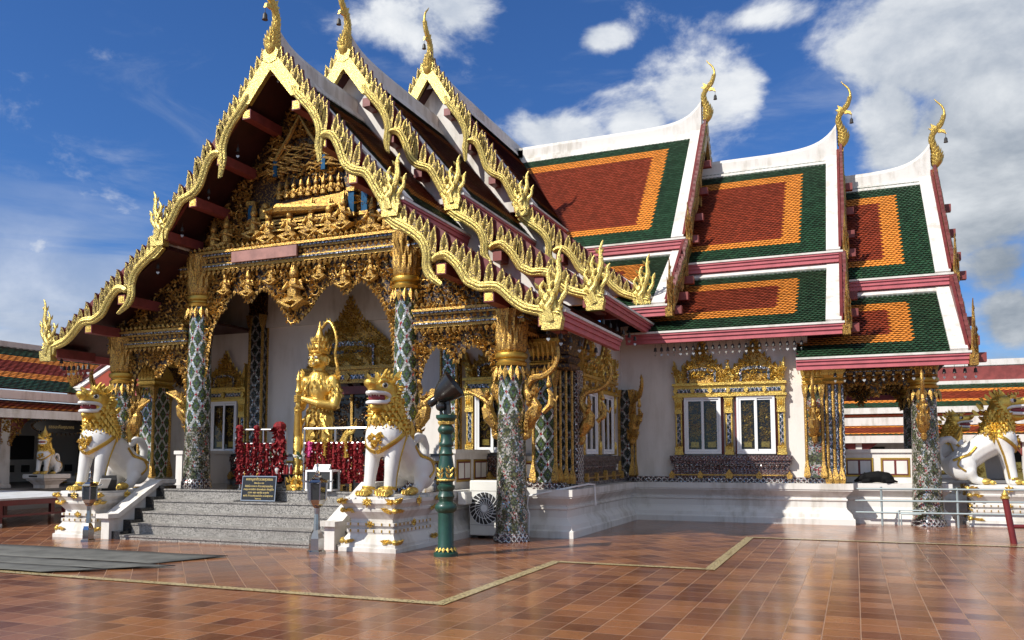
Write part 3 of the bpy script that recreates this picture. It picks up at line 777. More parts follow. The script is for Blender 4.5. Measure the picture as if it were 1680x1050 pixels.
G_ = lambda a, b, w: Vector((XC+a, 16.5+w, b))
mb.prism([(-5.33,ZT),(-.78,ZT),(-.78,3.3),(.78,3.3),(.78,ZT),(5.33,ZT),(5.33,4.2),(2.8,6.0),(2.6,6.8),(0,8.6),(-2.6,6.8),(-2.8,6.0),(-5.33,4.2)], G_, 0, .25)
mb.build('front_wall', 'white_wall', TEMPLE)
for b_ in ((-5.65, 15.75, ZT, -5.45, 20.7, 4.6), (-16.13, 15.75, ZT, -15.93, 20.7, 4.6)): mb = MB(); mb.box(*b_); mb.build('side_wall', 'white_wall', TEMPLE)
for b_ in ((-5.45, 20.65, ZT, -.95, 20.9, 4.85), (-20.6, 20.65, ZT, -16.1, 20.9, 4.85)): mb = MB(); mb.box(*b_); mb.build('arm_wall', 'white_wall', TEMPLE)
for b_ in ((-1.05, 20.95, ZT, -.85, 31.6, 4.2), (-20.7, 20.95, ZT, -20.5, 31.6, 4.2)): mb = MB(); mb.box(*b_); mb.build('end_wall', 'white_wall', TEMPLE)
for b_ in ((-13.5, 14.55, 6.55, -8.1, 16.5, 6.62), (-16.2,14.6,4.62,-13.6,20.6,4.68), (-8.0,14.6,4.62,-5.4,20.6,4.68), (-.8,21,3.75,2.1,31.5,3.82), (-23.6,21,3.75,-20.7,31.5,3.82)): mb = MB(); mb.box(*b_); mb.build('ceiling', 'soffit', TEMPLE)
# low mosaic course around the plinth top
mb = MB(); z0 = ZT+.002
mb.box(-5.88, 15.40, z0, -5.22, 15.76, ZT+.13); mb.box(-5.46, 15.76, z0, -5.27, 20.47, ZT+.13); mb.box(-5.46, 20.47, z0, -.35, 20.66, ZT+.13); mb.box(-7.1, 16.2, z0, -5.88, 16.5, ZT+.13)
mb.build('mosaic_course', 'mosaic_fine', TEMPLE)
# ------------------------------------------------------------------ piers and pilasters
def pier(x0, y0, x1, y1, z0, z1, m='mosaic_flat', ribs=True, capital=True, parent=TEMPLE, fr=.045):
    mb = MB(); mb.box(x0, y0, z0, x1, y1, z1)
    o = mb.build('pilaster', m, parent)
    m2 = MB()
    for (x, y) in ((x0, y0), (x1, y0), (x1, y1), (x0, y1)):
        m2.tube([(x, y, z0), (x, y, z1)], fr*.8, 6)
        m2.square([(.02,z0),(.05,z0+.04),(.03,z0+.22),(.0,z0+.42)], (x, y), 0, fr*.5, fr*.5)
        m2.square([(.0,z1-.34),(.03,z1-.2),(.05,z1)], (x, y), 0, fr*.5, fr*.5)
    m2.build('corner_moulding', 'gold_relief', o)
    if capital:
        cx, cy, ax, ay = (x0+x1)/2, (y0+y1)/2, (x1-x0)/2, (y1-y0)/2
        m3 = MB(); m3.square([(.03,z1),(.06,z1+.03),(.02,z1+.08),(.05,z1+.12),(.07,z1+.15),(.03,z1+.18),(.04,z1+.30),(.10,z1+.50),(.14,z1+.56),(.14,z1+.62)], (cx, cy), 0, ax, ay)
        n = max(3, int(2*ax/.09))
        for i in range(n):
            x = x0-.02+(2*ax+.04)*(i+.5)/n
            m3.leaf((x, y0-.04, z1+.18), (0,-.25,1), (0,-1,0), .42, .09, .04); m3.leaf((x, y0-.05, z1+.0), (0,-.1,-1), (0,-1,0), .22, .09, .03)
        m3.build('capital', 'gold', o)
    return o
# hall corner pier, stepped back to the side wall
pier(-5.86, 15.42, -5.40, 15.95, ZT+.13, 3.25)
for k, (x, y) in enumerate(((-5.33, 15.52), (-5.25, 15.64), (-5.17, 15.77))):
    mb = MB(); mb.box(x-.1, y, ZT, x, y+.3, 3.3); mb.build('mosaic_strip', 'mosaic_dark', TEMPLE); mb = MB(); mb.tube([(x, y, ZT+.1),(x, y, 3.3)], .026, 6); mb.square([(.03,ZT+.1),(.04,ZT+.2),(.0,ZT+.4)], (x, y), 0, .02, .02); mb.build('corner_moulding', 'gold_relief', TEMPLE)
mb = MB(); mb.box(-5.16,15.9,ZT,-5.10,16.3,3.3); mb.build('mosaic_strip', 'mosaic_fine', TEMPLE)
mb = MB(); mb.square([(.0,3.25),(.05,3.30),(.05,3.36),(.0,3.4),(.06,3.48),(.06,3.52),(.02,3.56),(.06,3.75),(.12,3.95)], (-5.5, 15.72), 0, .36, .30); mb.build('capital', 'gold_dark', TEMPLE)
pier(-16.18, 15.42, -15.72, 15.95, ZT+.13, 3.25)
# inner corner of nave and right arm
pier(-5.42, 20.30, -5.10, 20.62, ZT+.13, 3.2, 'mosaic_dark', capital=False)
# pilasters of the porch wall
for sg in (-1, 1):
    pier(XC+sg*2.62-.19, 16.30, XC+sg*2.62+.19, 16.5, ZT, 5.0, 'mosaic_flat' if sg > 0 else 'mosaic_dark', capital=False)
    mb = MB(); mb.square([(.03,5.0),(.05,5.05),(.03,5.1),(.05,5.5),(.03,5.55)], (XC+sg*2.62, 16.42), 0, .2, .08); mb.build('capital', 'gold_dark', TEMPLE)
# right-hand end pier and its clustered shafts
pier(-1.02, 20.36, -.66, 20.75, ZT+.13, 3.18, 'mosaic_worn')
for k, x in enumerate((-.56, -.42, -.28)):
    mb = MB(); mb.box(x-.085, 20.44+k*.05, ZT, x+.085, 20.8, 3.2); mb.build('mosaic_strip', 'mosaic_blue', TEMPLE); mb = MB(); mb.tube([(x, 20.43+k*.05, ZT+.1), (x, 20.43+k*.05, 3.2)], .036, 8); mb.square([(.03,ZT),(.05,ZT+.1),(.0,ZT+.35)], (x, 20.43+k*.05), 0, .03, .03)
    mb.build('corner_moulding', 'gold_relief', TEMPLE)
mb = MB(); mb.square([(.0,3.2),(.05,3.25),(.0,3.32),(.05,3.4),(.09,3.62),(.09,3.72)], (-.62, 20.56), 0, .42, .2); mb.build('capital', 'gold', TEMPLE)
# ------------------------------------------------------------------ round columns
def column(x, y, z0, zs, zc, r0, r1, worn=True, name='column', full=True, split=None):
    """mirror-mosaic shaft with gilded collar and lotus capital. zs shaft top, zc capital top"""
    h = zs-z0
    root = MB()
    root.lathe([(r0*1.12,0),(r0*1.12,.10),(r0*1.04,.14),(r0*1.02,.16)], 24); ro = root.build(name, 'mosaic_fine', None, smooth=True)
    ro.location = (x, y, z0); par(ro, TEMPLE)
    parts = [(0.16, h, worn)] if split is None else [(.16, split, True), (split, h, False)]
    for a, b, wn_ in parts:
        m2 = MB(); n = 12; m2.lathe([(lerp(r0, r1, (a+(b-a)*i/n)/h), a+(b-a)*i/n) for i in range(n+1)], 32)
        so_ = m2.build('shaft', 'mosaic_worn' if wn_ else 'mosaic', None, smooth=True); so_.location = (x, y, z0); par(so_, ro)
    m3 = MB(); H = zc-zs
    m3.lathe([(r1*1.0,-.02),(r1*1.22,.0),(r1*1.28,.05),(r1*1.1,.09),(r1*1.1,.12),(r1*1.3,.15),(r1*1.34,.19),(r1*1.3,.23),(r1*1.08,.26)], 28, mi=1)
    m3.lathe([(r1*1.05,.25),(r1*1.22,.30),(r1*1.16,H*.45),(r1*1.20,H*.72),(r1*1.36,H*.95),(r1*1.40,H)], 48, mi=0, flute=.045, nf=14)
    for k in range(16):
        a = 2*math.pi*k/16; d = Vector((math.cos(a), math.sin(a), 0))
        m3.leaf(d*r1*1.24+Vector((0,0,.0)), d*.12+Vector((0,0,-1)), d, .30, .125, .04, 0)
        m3.leaf(d*r1*1.08+Vector((0,0,.27)), d*.05+Vector((0,0,1)), d, H*.5, .11, .04, 0)
        a += math.pi/16; d = Vector((math.cos(a), math.sin(a), 0))
        m3.leaf(d*r1*1.12+Vector((0,0,H*.5)), d*.12+Vector((0,0,1)), d, H*.42, .11, .04, 0)
    co = m3.build('capital', ['gold_relief', 'gold_band'], None, smooth=True); co.location = (x, y, zs); par(co, ro)
    return ro
YCOL = 14.43
colR2 = column(XC+4.87, YCOL, 0, 3.25, 4.30, .305, .235, True, split=2.35)
colL2 = column(XC-4.87, YCOL, 0, 3.25, 4.30, .305, .235, True, split=2.35)
colR1 = column(XC+2.62, YCOL, ZT, 4.88, 6.02, .285, .23, False, split=1.3)
colL1 = column(XC-2.62, YCOL, ZT, 4.88, 6.02, .285, .23, False, split=1.3)
colE = column(1.47, 20.78, 0, 3.05, 3.75, .325, .25, True)
colW = column(2*XC-1.47, 20.78, 0, 3.05, 3.75, .325, .25, True)
colE2 = column(1.47, 24.2, ZT, 3.05, 3.75, .29, .25, True)
colW2 = column(2*XC-1.47, 24.2, ZT, 3.05, 3.75, .29, .25, True)
# bracket figures on the columns: leafy mythical bird with raised tail scroll
def bracket(x, y, z, dx, dy, parent, sc=1.0, tall=False):
    d = Vector((dx, dy, 0)).normalized(); s_ = Vector((-d.y, d.x, 0)); Z = Vector((0,0,1)); o = Vector((x, y, z)); mb = MB()
    def P(a, b, w=0): return o+d*(a*sc)+Z*(b*sc)+s_*(w*sc)
    mb.tube([P(.0,-.05), P(.07,0), P(.10,.08), P(.06,.14)], [.05*sc,.08*sc,.07*sc,.04*sc], 8)
    mb.tube([P(.03,.1), P(.10,.22), P(.20,.38), P(.25,.54), P(.19,.68), P(.14,.80)], [.06*sc,.10*sc,.14*sc,.12*sc,.07*sc,.03*sc], 8)
    if tall:
        c = smoothpath([(.18,.62),(.06,.86),(.18,1.05),(.42,1.10),(.60,1.22),(.70,1.42),(.70,1.62)], 4)
        mb.tube([P(a, b) for a, b in c], [lerp(.085,.03,i/len(c))*sc for i in range(len(c))], 7)
        for i in range(2, len(c)-1, 2):
            mb.leaf(P(*c[i]), d*(c[i+1][0]-c[i][0])+Z*(c[i+1][1]-c[i][1])+Z*.1-d*.06, Z, .2*sc, .1*sc, .05*sc)
        mb.tube([P(.40,.42), P(.55,.55), P(.56,.74), P(.50,.84)], [.05*sc,.065*sc,.05*sc,.03*sc], 7); mb.ell(P(.52,.92), .055*sc)
        mb.prism([(-.035,.94),(.035,.94),(0,1.12)], lambda a, b, w: P(.52+a, b, w), -.03, .03)
        mb.tube([P(.56,.70), P(.66,.62), P(.70,.72)], .025*sc, 6)
    else:
        c = smoothpath([(.22,.50),(.27,.68),(.38,.76),(.50,.82),(.66,.90)], 4)
        mb.tube([P(a, b) for a, b in c], [lerp(.07,.02,i/len(c))*sc for i in range(len(c))], 7)
        mb.prism([(.44,.82),(.60,.92),(.40,.95),(.30,.80)], lambda a, b, w: P(a, b, w), -.025, .025)
    for i in range(60):
        b = random.uniform(.0, .8); a = .05+.2*b; w = random.uniform(-.1,.1)
        mb.leaf(P(a, b, w), Z+d*random.uniform(-.2,.7)+s_*w*4, d+s_*w*6+Z*.2, random.uniform(.12,.24)*sc, .08*sc, .05*sc)
    for i in range(5): mb.leaf(P(.02+.03*i,.60+.05*i,.0), Z*1.2-d*.2, s_, .34*sc, .13*sc, .04*sc)
    return mb.build('bracket', 'gold_relief', parent, smooth=False)
bracket(XC+2.62+.22, YCOL, 1.98, 1, -.15, colR1, .95)
bracket(XC-2.62-.22, YCOL, 2.15, -1, -.15, colL1, .95)
bracket(XC+4.87-.25, YCOL, 1.95, -1, -.1, colR2, .95)
bracket(XC+4.87+.25, YCOL, 1.95, 1, -.1, colR2, 1.0, True)
bracket(XC-4.87-.25, YCOL, 1.95, -1, -.1, colL2, 1.0, True)
bracket(XC-4.87+.25, YCOL, 1.95, 1, -.1, colL2, 1.0, False)
bracket(-5.15, 16.1, 1.85, 1, .25, TEMPLE, .95, True)
bracket(-5.12, 20.30, 1.9, .8, -1, TEMPLE, .95, True)
bracket(-.83, 20.34, 1.9, 0, -1, TEMPLE, .85, True)
bracket(1.42, 20.45, 1.95, -.05, -1, colE, .85, True)
# ------------------------------------------------------------------ porch beams, valances, pediment
def F1(a, b, w): return Vector((XC+a, YCOL-w, b))
def beam_frieze(a0, a1, z0, z1, F=F1, plaque=False, parent=TEMPLE):
    mb = MB(); H = z1-z0
    lay = [(0,.16,.17,0),(.16,.24,.22,1),(.24,.34,.19,0),(.34,.66,.15,2),(.66,.76,.20,0),(.76,.86,.24,1),(.86,1,.28,0)]
    for f0, f1, w, mi in lay:
        mb.prism([(a0, z0+H*f0),(a1, z0+H*f0),(a1, z0+H*f1-.001),(a0, z0+H*f1-.001)], F, -w, w, mi)
    n = int((a1-a0)/.13)
    for i in range(n):
        a = lerp(a0, a1, (i+.5)/n)
        mb.leaf(F(a, z0+H*.02, .19), F(0,-1,0)-F(0,0,0)+(F(0,0,1)-F(0,0,0))*.1, F(0,0,1)-F(0,0,0), .15, .105, .045, 0)
        mb.leaf(F(a, z0+H*.40, .15), F(0,1,0)-F(0,0,0), F(0,0,1)-F(0,0,0), H*.30, .11, .04, 0)
        mb.leaf(F(a, z1-.0, .22), F(0,1,0)-F(0,0,0), F(0,0,1)-F(0,0,0), .12, .11, .04, 0)
    if plaque: mb.prism([(-1.55, z0+H*.22),(.15, z0+H*.22),(.15, z0+H*.80),(-1.55, z0+H*.80)], F, .24, .30, 3)
    return mb.build('beam', ['gold_relief', 'mosaic_blue', 'gold_dark', 'pink_pale'], parent)
beam_frieze(-3.1, 3.1, 5.66, 6.06, plaque=True)
for sg in (-1, 1): beam_frieze(min(sg*2.88, sg*5.2), max(sg*2.88, sg*5.2), 4.06, 4.42)
FS = lambda a, b, w: Vector((XC+4.87+w, YCOL+a, b))
FSl = lambda a, b, w: Vector((XC-4.87-w, YCOL+a, b))
beam_frieze(.3, 2.0, 4.0, 4.34, F=FS); beam_frieze(.3, 2.0, 4.0, 4.34, F=FSl)
def valance(poly, F=F1, dens=230, parent=TEMPLE, name='arch_valance', lower=None, sc=.17):
    mb = MB(); mb.prism(poly, F, -.05, .03, 0)
    relief(mb, poly, F, dens, .07, .15, 1, .07, sc, .03)
    if lower:
        for (a, b) in zip(lower, lower[1:]):
            d = Vector((b[0]-a[0], b[1]-a[1])); n = max(1, int(d.length/.09)); nn = Vector((d.y, -d.x)).normalized()
            for i in range(n):
                p = (lerp(a[0], b[0], (i+.5)/n), lerp(a[1], b[1], (i+.5)/n))
                dd = nn*.7+Vector((0,-.5))
                o = F(0,0,0); mb.leaf(F(p[0]-nn.x*.05, p[1]-nn.y*.05, .05), (F(1,0,0)-o)*dd.x+(F(0,1,0)-o)*dd.y, F(0,0,1)-o, .15, .11, .04, 1)
    return mb, mb.build(name, ['gold_dark', 'gold_relief'], parent)
low = [(-2.42,3.2),(-2.36,3.9),(-2.28,4.35),(-2.05,4.78),(-1.72,5.14),(-1.48,5.18),(-1.22,4.92),(-1.02,5.16),(-.80,5.20),(-.52,4.95),(-.28,4.62),(0,4.40),(.28,4.62),(.52,4.95),(.80,5.20),(1.02,5.16),(1.22,4.92),(1.48,5.18),(1.72,5.14),(2.05,4.78),(2.28,4.35),(2.36,3.9),(2.42,3.2)]
poly = [(2.56,3.2),(2.56,5.66),(-2.56,5.66),(-2.56,3.2)]+low
_, val = valance(poly, lower=low)
def bust(F, a, b, s, w, parent=None, mb=None, kneel=False, arms=True):
    """small carved worshipper: head with pointed crown, torso, arms, folded legs"""
    o = F(0,0,0); ea = F(1,0,0)-o; eb = F(0,1,0)-o; ec = F(0,0,1)-o
    rot = Matrix((ea, eb, ec)).transposed()
    mb.ell(F(a, b+.30*s, w+.05*s), (.075*s,.09*s,.07*s), 8, 6, 1, rot); mb.tube([F(a, b+.35*s, w+.05*s), F(a, b+.42*s, w+.05*s), F(a, b+.54*s, w+.04*s)], [.06*s,.04*s,.008*s], 6, 1)
    mb.tube([F(a, b-.02*s, w+.03*s), F(a, b+.12*s, w+.05*s), F(a, b+.22*s, w+.04*s)], [.10*s,.09*s,.06*s], 8, 1)
    for sg in (-1, 1): mb.tube([F(a+sg*.09*s, b+.19*s, w+.04*s), F(a+sg*.16*s, b+.08*s, w+.07*s), F(a+sg*.02*s, b+.12*s, w+.14*s)], [.035*s,.03*s,.025*s], 6, 1)
    if kneel:
        for sg in (-1, 1): mb.tube([F(a, b-.06*s, w+.03*s), F(a+sg*.18*s, b-.12*s, w+.10*s), F(a+sg*.02*s, b-.20*s, w+.10*s)], [.08*s,.07*s,.04*s], 7, 1)
for a, b, s in ((0,4.95,1.5),(1.22,5.18,.9),(-1.22,5.18,.9),(.62,5.38,.8),(-.62,5.38,.8),(1.85,5.25,.8),(-1.85,5.25,.8)):
    mb = MB(); bust(F1, a, b, s, .08, mb=mb, kneel=True); mb.build('carved_figure', ['gold_dark', 'gold_relief'], val, smooth=True)
# side lobes between inner and outer columns
for sg in (-1, 1):
    l2 = [(2.92,3.0),(3.0,3.35),(3.2,3.68),(3.42,3.74),(3.62,3.58),(3.74,3.38),(3.86,3.58),(4.06,3.74),(4.3,3.68),(4.5,3.4),(4.58,3.0)]
    p2 = [(4.66,3.0),(4.66,4.06),(2.86,4.06),(2.86,3.0)]+l2
    if sg < 0: p2 = [(-a, b) for a, b in p2]; l2 = [(-a, b) for a, b in l2][::-1]
    valance(p2, lower=l2, sc=.13)
    # half pediment over the aisle
    p3 = [(2.85,4.42),(5.1,4.42),(5.1,4.52),(2.85,5.95)]
    if sg < 0: p3 = [(-a, b) for a, b in p3]
    valance(p3, name='aisle_pediment', F=lambda a, b, w: F1(a, b, w-.05), dens=200)
    # fringe hanging under side beam
    FF = FS if sg > 0 else FSl
    l4 = [(.35,3.75),(.6,3.82),(.9,3.68),(1.2,3.82),(1.5,3.6),(1.75,3.35)]
    valance([(1.95,3.3),(1.95,4.0),(.3,4.0),(.3,3.7)]+l4, F=FF, lower=l4, sc=.12)
# friezes and fringes of the two side porches
for mx in (0, 1):
    for (yy, a0, a1, dn) in ((20.80, -.25, 1.25, 190), (24.2, -.8, 1.2, 110)):
        Fq = (lambda a, b, w: Vector((a, yy-w, b))) if not mx else (lambda a, b, w: Vector((2*XC-a, yy-w, b)))
        beam_frieze(a0, a1, 3.40, 3.74, F=Fq)
        m_ = (a0+a1)/2; h_ = (a1-a0)/2
        lw = [(a0,2.75),(a0+.10,3.08),(a0+.28,3.24),(m_-.30*h_,3.22),(m_-.15*h_,3.10),(m_,2.92),(m_+.15*h_,3.10),(m_+.30*h_,3.22),(a1-.28,3.24),(a1-.10,3.08),(a1,2.75)]
        valance([(a1+.04,2.75),(a1+.04,3.40),(a0-.04,3.40),(a0-.04,2.75)]+lw, F=Fq, dens=dn, lower=lw, sc=.12)
# main pediment with the reclining figure
FP = lambda a, b, w: Vector((XC+a, YCOL+.10-w, b))
pp = [(-2.95,6.06),(2.95,6.06),(2.5,6.7),(.12,9.45),(-.12,9.45),(-2.5,6.7)]
mb = MB(); mb.prism(pp, FP, -.06, .02, 0)
relief(mb, [(-2.7,6.08),(-1.2,6.08),(-1.25,7.5),(-.9,8.25),(-.1,9.25),(-2.3,6.8)], FP, 170, .08, .17, 1, .10, .2, .02)
relief(mb, [(2.7,6.08),(1.45,6.08),(1.3,7.5),(.9,8.25),(.1,9.25),(2.3,6.8)], FP, 170, .08, .17, 1, .10, .2, .02)
relief(mb, [(-1.2,7.5),(1.2,7.5),(.8,8.3),(0,9.2),(-.8,8.3)], FP, 120, .08, .16, 1, .09, .2, .02)
relief(mb, [(-1.3,6.08),(1.45,6.08),(1.4,6.35),(-1.3,6.35)], FP, 160, .07, .14, 1, .07, .14, .02)
for k in range(60):   # long curling cloud bands above the scene
    a = random.uniform(-.9,.9); b = 7.65+random.uniform(0,.55); l = random.uniform(.15,.35)
    mb.tube([FP(a-l, b-.02, .10), FP(a, b+.03, .17), FP(a+l, b-.03, .10)], [.012,.03,.012], 5, 1)
ped = mb.build('pediment', ['gold_dark', 'gold_relief'], TEMPLE)
mb = MB()
mb.prism([(-1.05,6.72),(1.2,6.72),(1.28,7.12),(1.0,7.06),(.5,7.03),(-.2,7.0),(-1.05,6.95)], FP, .02, .12, 0)      # glory behind the figure
# reclining figure on a couch
mb.tube([FP(-.72,6.83,.2), FP(-.45,6.86,.22), FP(-.1,6.83,.22), FP(.3,6.80,.2), FP(.75,6.78,.18), FP(.95,6.80,.16)], [.07,.12,.11,.10,.07,.04], 8, 0)
mb.ell(FP(-.82,6.93,.22), (.09,.08,.10), 10, 8, 0); mb.tube([FP(-.55,6.85,.3), FP(-.75,6.80,.32), FP(-.82,6.88,.3)], .04, 6, 0)
for i in range(4): mb.prism([(-1.0,6.38+i*.075),(1.1,6.38+i*.075),(1.1,6.42+i*.075),(-1.0,6.42+i*.075)], FP, .02, .20-.03*(i % 2), 0)
mb.build('reclining_figure', ['gold_relief'], ped, smooth=True)
def figure(a, b, s, w, kneel):
    mb = MB(); bust(FP, a, b, s, w, mb=mb, kneel=kneel); mb.build('carved_figure', ['gold_dark', 'gold_relief'], ped, smooth=True)
for i in range(9): figure(-.55+i*.19, 7.12+.02*(i % 2), .75, .06, False)
for a, b in ((-1.15,6.5),(-.75,6.36),(-.2,6.36),(.35,6.40),(.8,6.36),(1.15,6.46),(-1.9,6.32),(-2.25,6.25),(1.85,6.32),(2.2,6.25)): figure(a, b, 1.15, .12, True)
mb = MB()
for pth in ([(-.62,7.95),(-.25,8.45),(0,8.85),(.25,8.45),(.62,7.95)],):
    mb.tube([FP(a, b, .16) for a, b in pth], .05, 6, 1)
for a, b in ((.62,7.95),(-.62,7.95)): mb.prism([(a-.05,b-.35),(a+.05,b-.35),(a+.05,b),(a-.05,b)], FP, .08, .18, 0)
for a in (-1.28, 1.3, 1.62): mb.prism([(a-.07,6.6),(a+.07,6.6),(a+.07,7.05),(a-.07,7.05)], FP, .04, .14, 0); mb.prism([(a-.10,6.52),(a+.10,6.52),(a+.1,6.6),(a-.1,6.6)], FP, .04, .17, 1); mb.prism([(a-.10,7.05),(a+.10,7.05),(a+.1,7.13),(a-.1,7.13)], FP, .04, .17, 1)
mb.build('glass_inlay', ['blue', 'gold_relief'], ped)
# ------------------------------------------------------------------ windows and door
def arch_shape(hw, h, sh=.30):
    r = [(hw,0),(hw*1.04,h*.16),(hw*.92,h*.30),(hw*.72,h*.42),(hw*.50,h*.54),(hw*.30,h*.66),(hw*.16,h*.80),(hw*.06,h*.94),(0,h)]
    return [(-hw,0)]+[(-a, b) for a, b in r[1:-1]]+[(0,h)]+[(a, b) for a, b in r[1:-1][::-1]]+[(hw,0)]
def crown_arch(F, c, z, hw, h, parent, m='gold', dens=230, inset=True):
    G = lambda a, b, w: F(a+c, b+z, w)
    sh = arch_shape(hw, h); mb = MB()
    mb.prism(sh, G, 0, .10, 0); relief(mb, sh, G, dens, .06, .13, 1, .06, .10, .10, updir=1.57)
    edge = sh[1:-1]
    for (a, b) in zip(edge, edge[1:]):
        d = Vector((b[0]-a[0], b[1]-a[1])); n = max(1, int(d.length/.09)); o = G(0,0,0)
        nn = Vector((-d.y, d.x)).normalized()
        for i in range(n):
            p = (lerp(a[0], b[0], (i+.5)/n), lerp(a[1], b[1], (i+.5)/n)); dd = nn*.55+Vector((0,1))
            mb.leaf(G(p[0]-nn.x*.03, p[1]-nn.y*.03, .07), (G(1,0,0)-o)*dd.x+(G(0,1,0)-o)*dd.y, G(0,0,1)-o, .15, .10, .04, 1)
    mb.prism([(-.03,h*.9),(.03,h*.9),(.0,h*1.10)], G, .02, .08, 1)
    ob = mb.build('crown_arch', ['gold_relief' if m == 'gold' else 'gold_dark', m], parent)
    if inset:
        m2 = MB(); a = hw*.62; b = h*.30
        m2.prism([(-a,.02),(-a+.05,.02),(-a+.05,b*.82),(-a,b)], G, .10, .17, 0); m2.prism([(a-.05,.02),(a,.02),(a,b),(a-.05,b*.82)], G, .10, .17, 0)
        m2.prism([(-a,b*.84),(-a*.5,b*.98),(0,b*1.02),(a*.5,b*.98),(a,b*.84),(a,b*1.02),(a*.5,b*1.2),(0,b*1.26),(-a*.5,b*1.2),(-a,b*1.02)], G, .10, .16, 0)
        m2.prism([(-a+.06,b*.66),(a-.06,b*.66),(a-.06,b*.80),(-a+.06,b*.80)], G, .085, .115, 1)
        m2.build('inlay_border', ['mosaic_blue', 'black'], ob)
    return ob
def pil(F, c, z0, z1, w, parent):
    mb = MB(); h = z1-z0
    mb.prism([(c-w*.6,z0),(c+w*.6,z0),(c+w*.6,z1),(c-w*.6,z1)], F, 0, .10); o = mb.build('mosaic_panel', 'mosaic_blue', parent)
    m2 = MB()
    for sg in (-1,1): m2.tube([F(c+sg*w*.72,z0,.08), F(c+sg*w*.72,z1,.08)], .028, 6)
    for (a, b, k) in ((z0,z0+.06,1.25),(z0+.06,z0+.20,1.08),(z1-.40,z1-.35,1.1),(z1-.35,z1-.06,1.02),(z1-.06,z1,1.3)):
        m2.prism([(c-w*k,a),(c+w*k,a),(c+w*k*1.05,b),(c-w*k*1.05,b)], F, 0, .14)
    o0 = F(0,0,0)
    for i in range(4):
        x = c-w*.9+w*1.8*(i+.5)/4
        m2.leaf(F(x, z1-.34, .13), F(0,1,0)-o0, F(0,0,1)-o0, .30, w*.5, .04); m2.leaf(F(x, z0+.06, .12), F(0,1,0)-o0, F(0,0,1)-o0, .26, w*.5, .04)
    m2.build('gold_moulding', 'gold', o); return o
def casement(F, c, z0, z1, hw, parent, shutters=True):
    """white sliding aluminium window, gilded shutters behind the glass"""
    F0 = F; F = lambda a, b, w: F0(a, b, w*.45+.105)
    fr = MB(); t = .05
    for a0, b0, a1, b1 in ((-hw,z0,-hw+t,z1),(hw-t,z0,hw,z1),(-hw+t,z1-t,hw-t,z1),(-hw+t,z0,hw-t,z0+t*1.2)):
        fr.prism([(c+a0,b0),(c+a1,b0),(c+a1,b1),(c+a0,b1)], F, -.02, .09)
    for k, (a0, a1, w0) in enumerate(((-hw+t+.002, .035, .03),(-.035, hw-t-.002, -.02))):
        for x0, y0, x1, y1 in ((a0,z0+t*1.25,a0+.05,z1-t-.004),(a1-.05,z0+t*1.25,a1,z1-t-.004),(a0+.05,z1-t-.05,a1-.05,z1-t-.004),(a0+.05,z0+t*1.25,a1-.05,z0+t*1.25+.05)):
            fr.prism([(c+x0,y0),(c+x1,y0),(c+x1,y1),(c+x0,y1)], F, w0+.004, w0+.04)
    o = fr.build('frame', 'white_metal', parent)
    g = MB(); g.add([F(c-hw+t,z0+t,.018),F(c+hw-t,z0+t,.018),F(c+hw-t,z1-t,.018),F(c-hw+t,z1-t,.018)], [(0,1,2,3)]); g.build('pane', 'glazing', o, recalc=False)
    sh = MB()
    sh.prism([(c-hw,z0),(c+hw,z0),(c+hw,z1),(c-hw,z1)], F, -.20, -.17, 0)
    if shutters:
        for sg in (-1, 1):
            a = c+sg*hw*.46; w_ = hw*.30
            pl = [(a-w_,z0+.12),(a+w_,z0+.12),(a+w_,z1-.12),(a-w_,z1-.12)]
            sh.prism(pl, F, -.165, -.14, 1)
            relief(sh, [(a-w_*.8,z0+.34),(a+w_*.8,z0+.34),(a+w_*.8,z1-.18),(a-w_*.8,z1-.18)], F, 260, .05, .11, 2, .03, .08, -.14)
            sh.prism([(a-w_*.7,z0+.16),(a+w_*.7,z0+.16),(a+w_*.7,z0+.29),(a-w_*.7,z0+.29)], F, -.14, -.125, 2)
    sh.build('shutter', ['void', 'gold_dark', 'gold'], o); return o
gm = bpy.data.materials.new('glazing'); gm.use_nodes = True; t_ = NT(gm.node_tree); gm.node_tree.nodes.clear()
tr = t_.new('ShaderNodeBsdfTransparent'); tr.inputs[0].default_value = (.80,.83,.82,1); gl = t_.new('ShaderNodeBsdfGlossy'); gl.inputs['Roughness'].default_value = .02
fr_ = t_.new('ShaderNodeFresnel'); fr_.inputs[0].default_value = 1.5; mx = t_.new('ShaderNodeMixShader')
t_.l.new(t_.m('MULTIPLY_ADD', fr_.outputs[0], .7, .01), mx.inputs[0]); t_.l.new(tr.outputs[0], mx.inputs[1]); t_.l.new(gl.outputs[0], mx.inputs[2]); t_.l.new(mx.outputs[0], t_.new('ShaderNodeOutputMaterial').inputs[0])
M['glazing'] = gm
M['mosaic_purple'] = mat('mirror_mosaic_purple', fn=f_lattice(False, 0.08, 0.10, 0.3, ((0.26, 0.20, 0.18), (0.10, 0.03, 0.03), (0.13, 0.04, 0.035), (0.22, 0.02, 0.03)), 60))
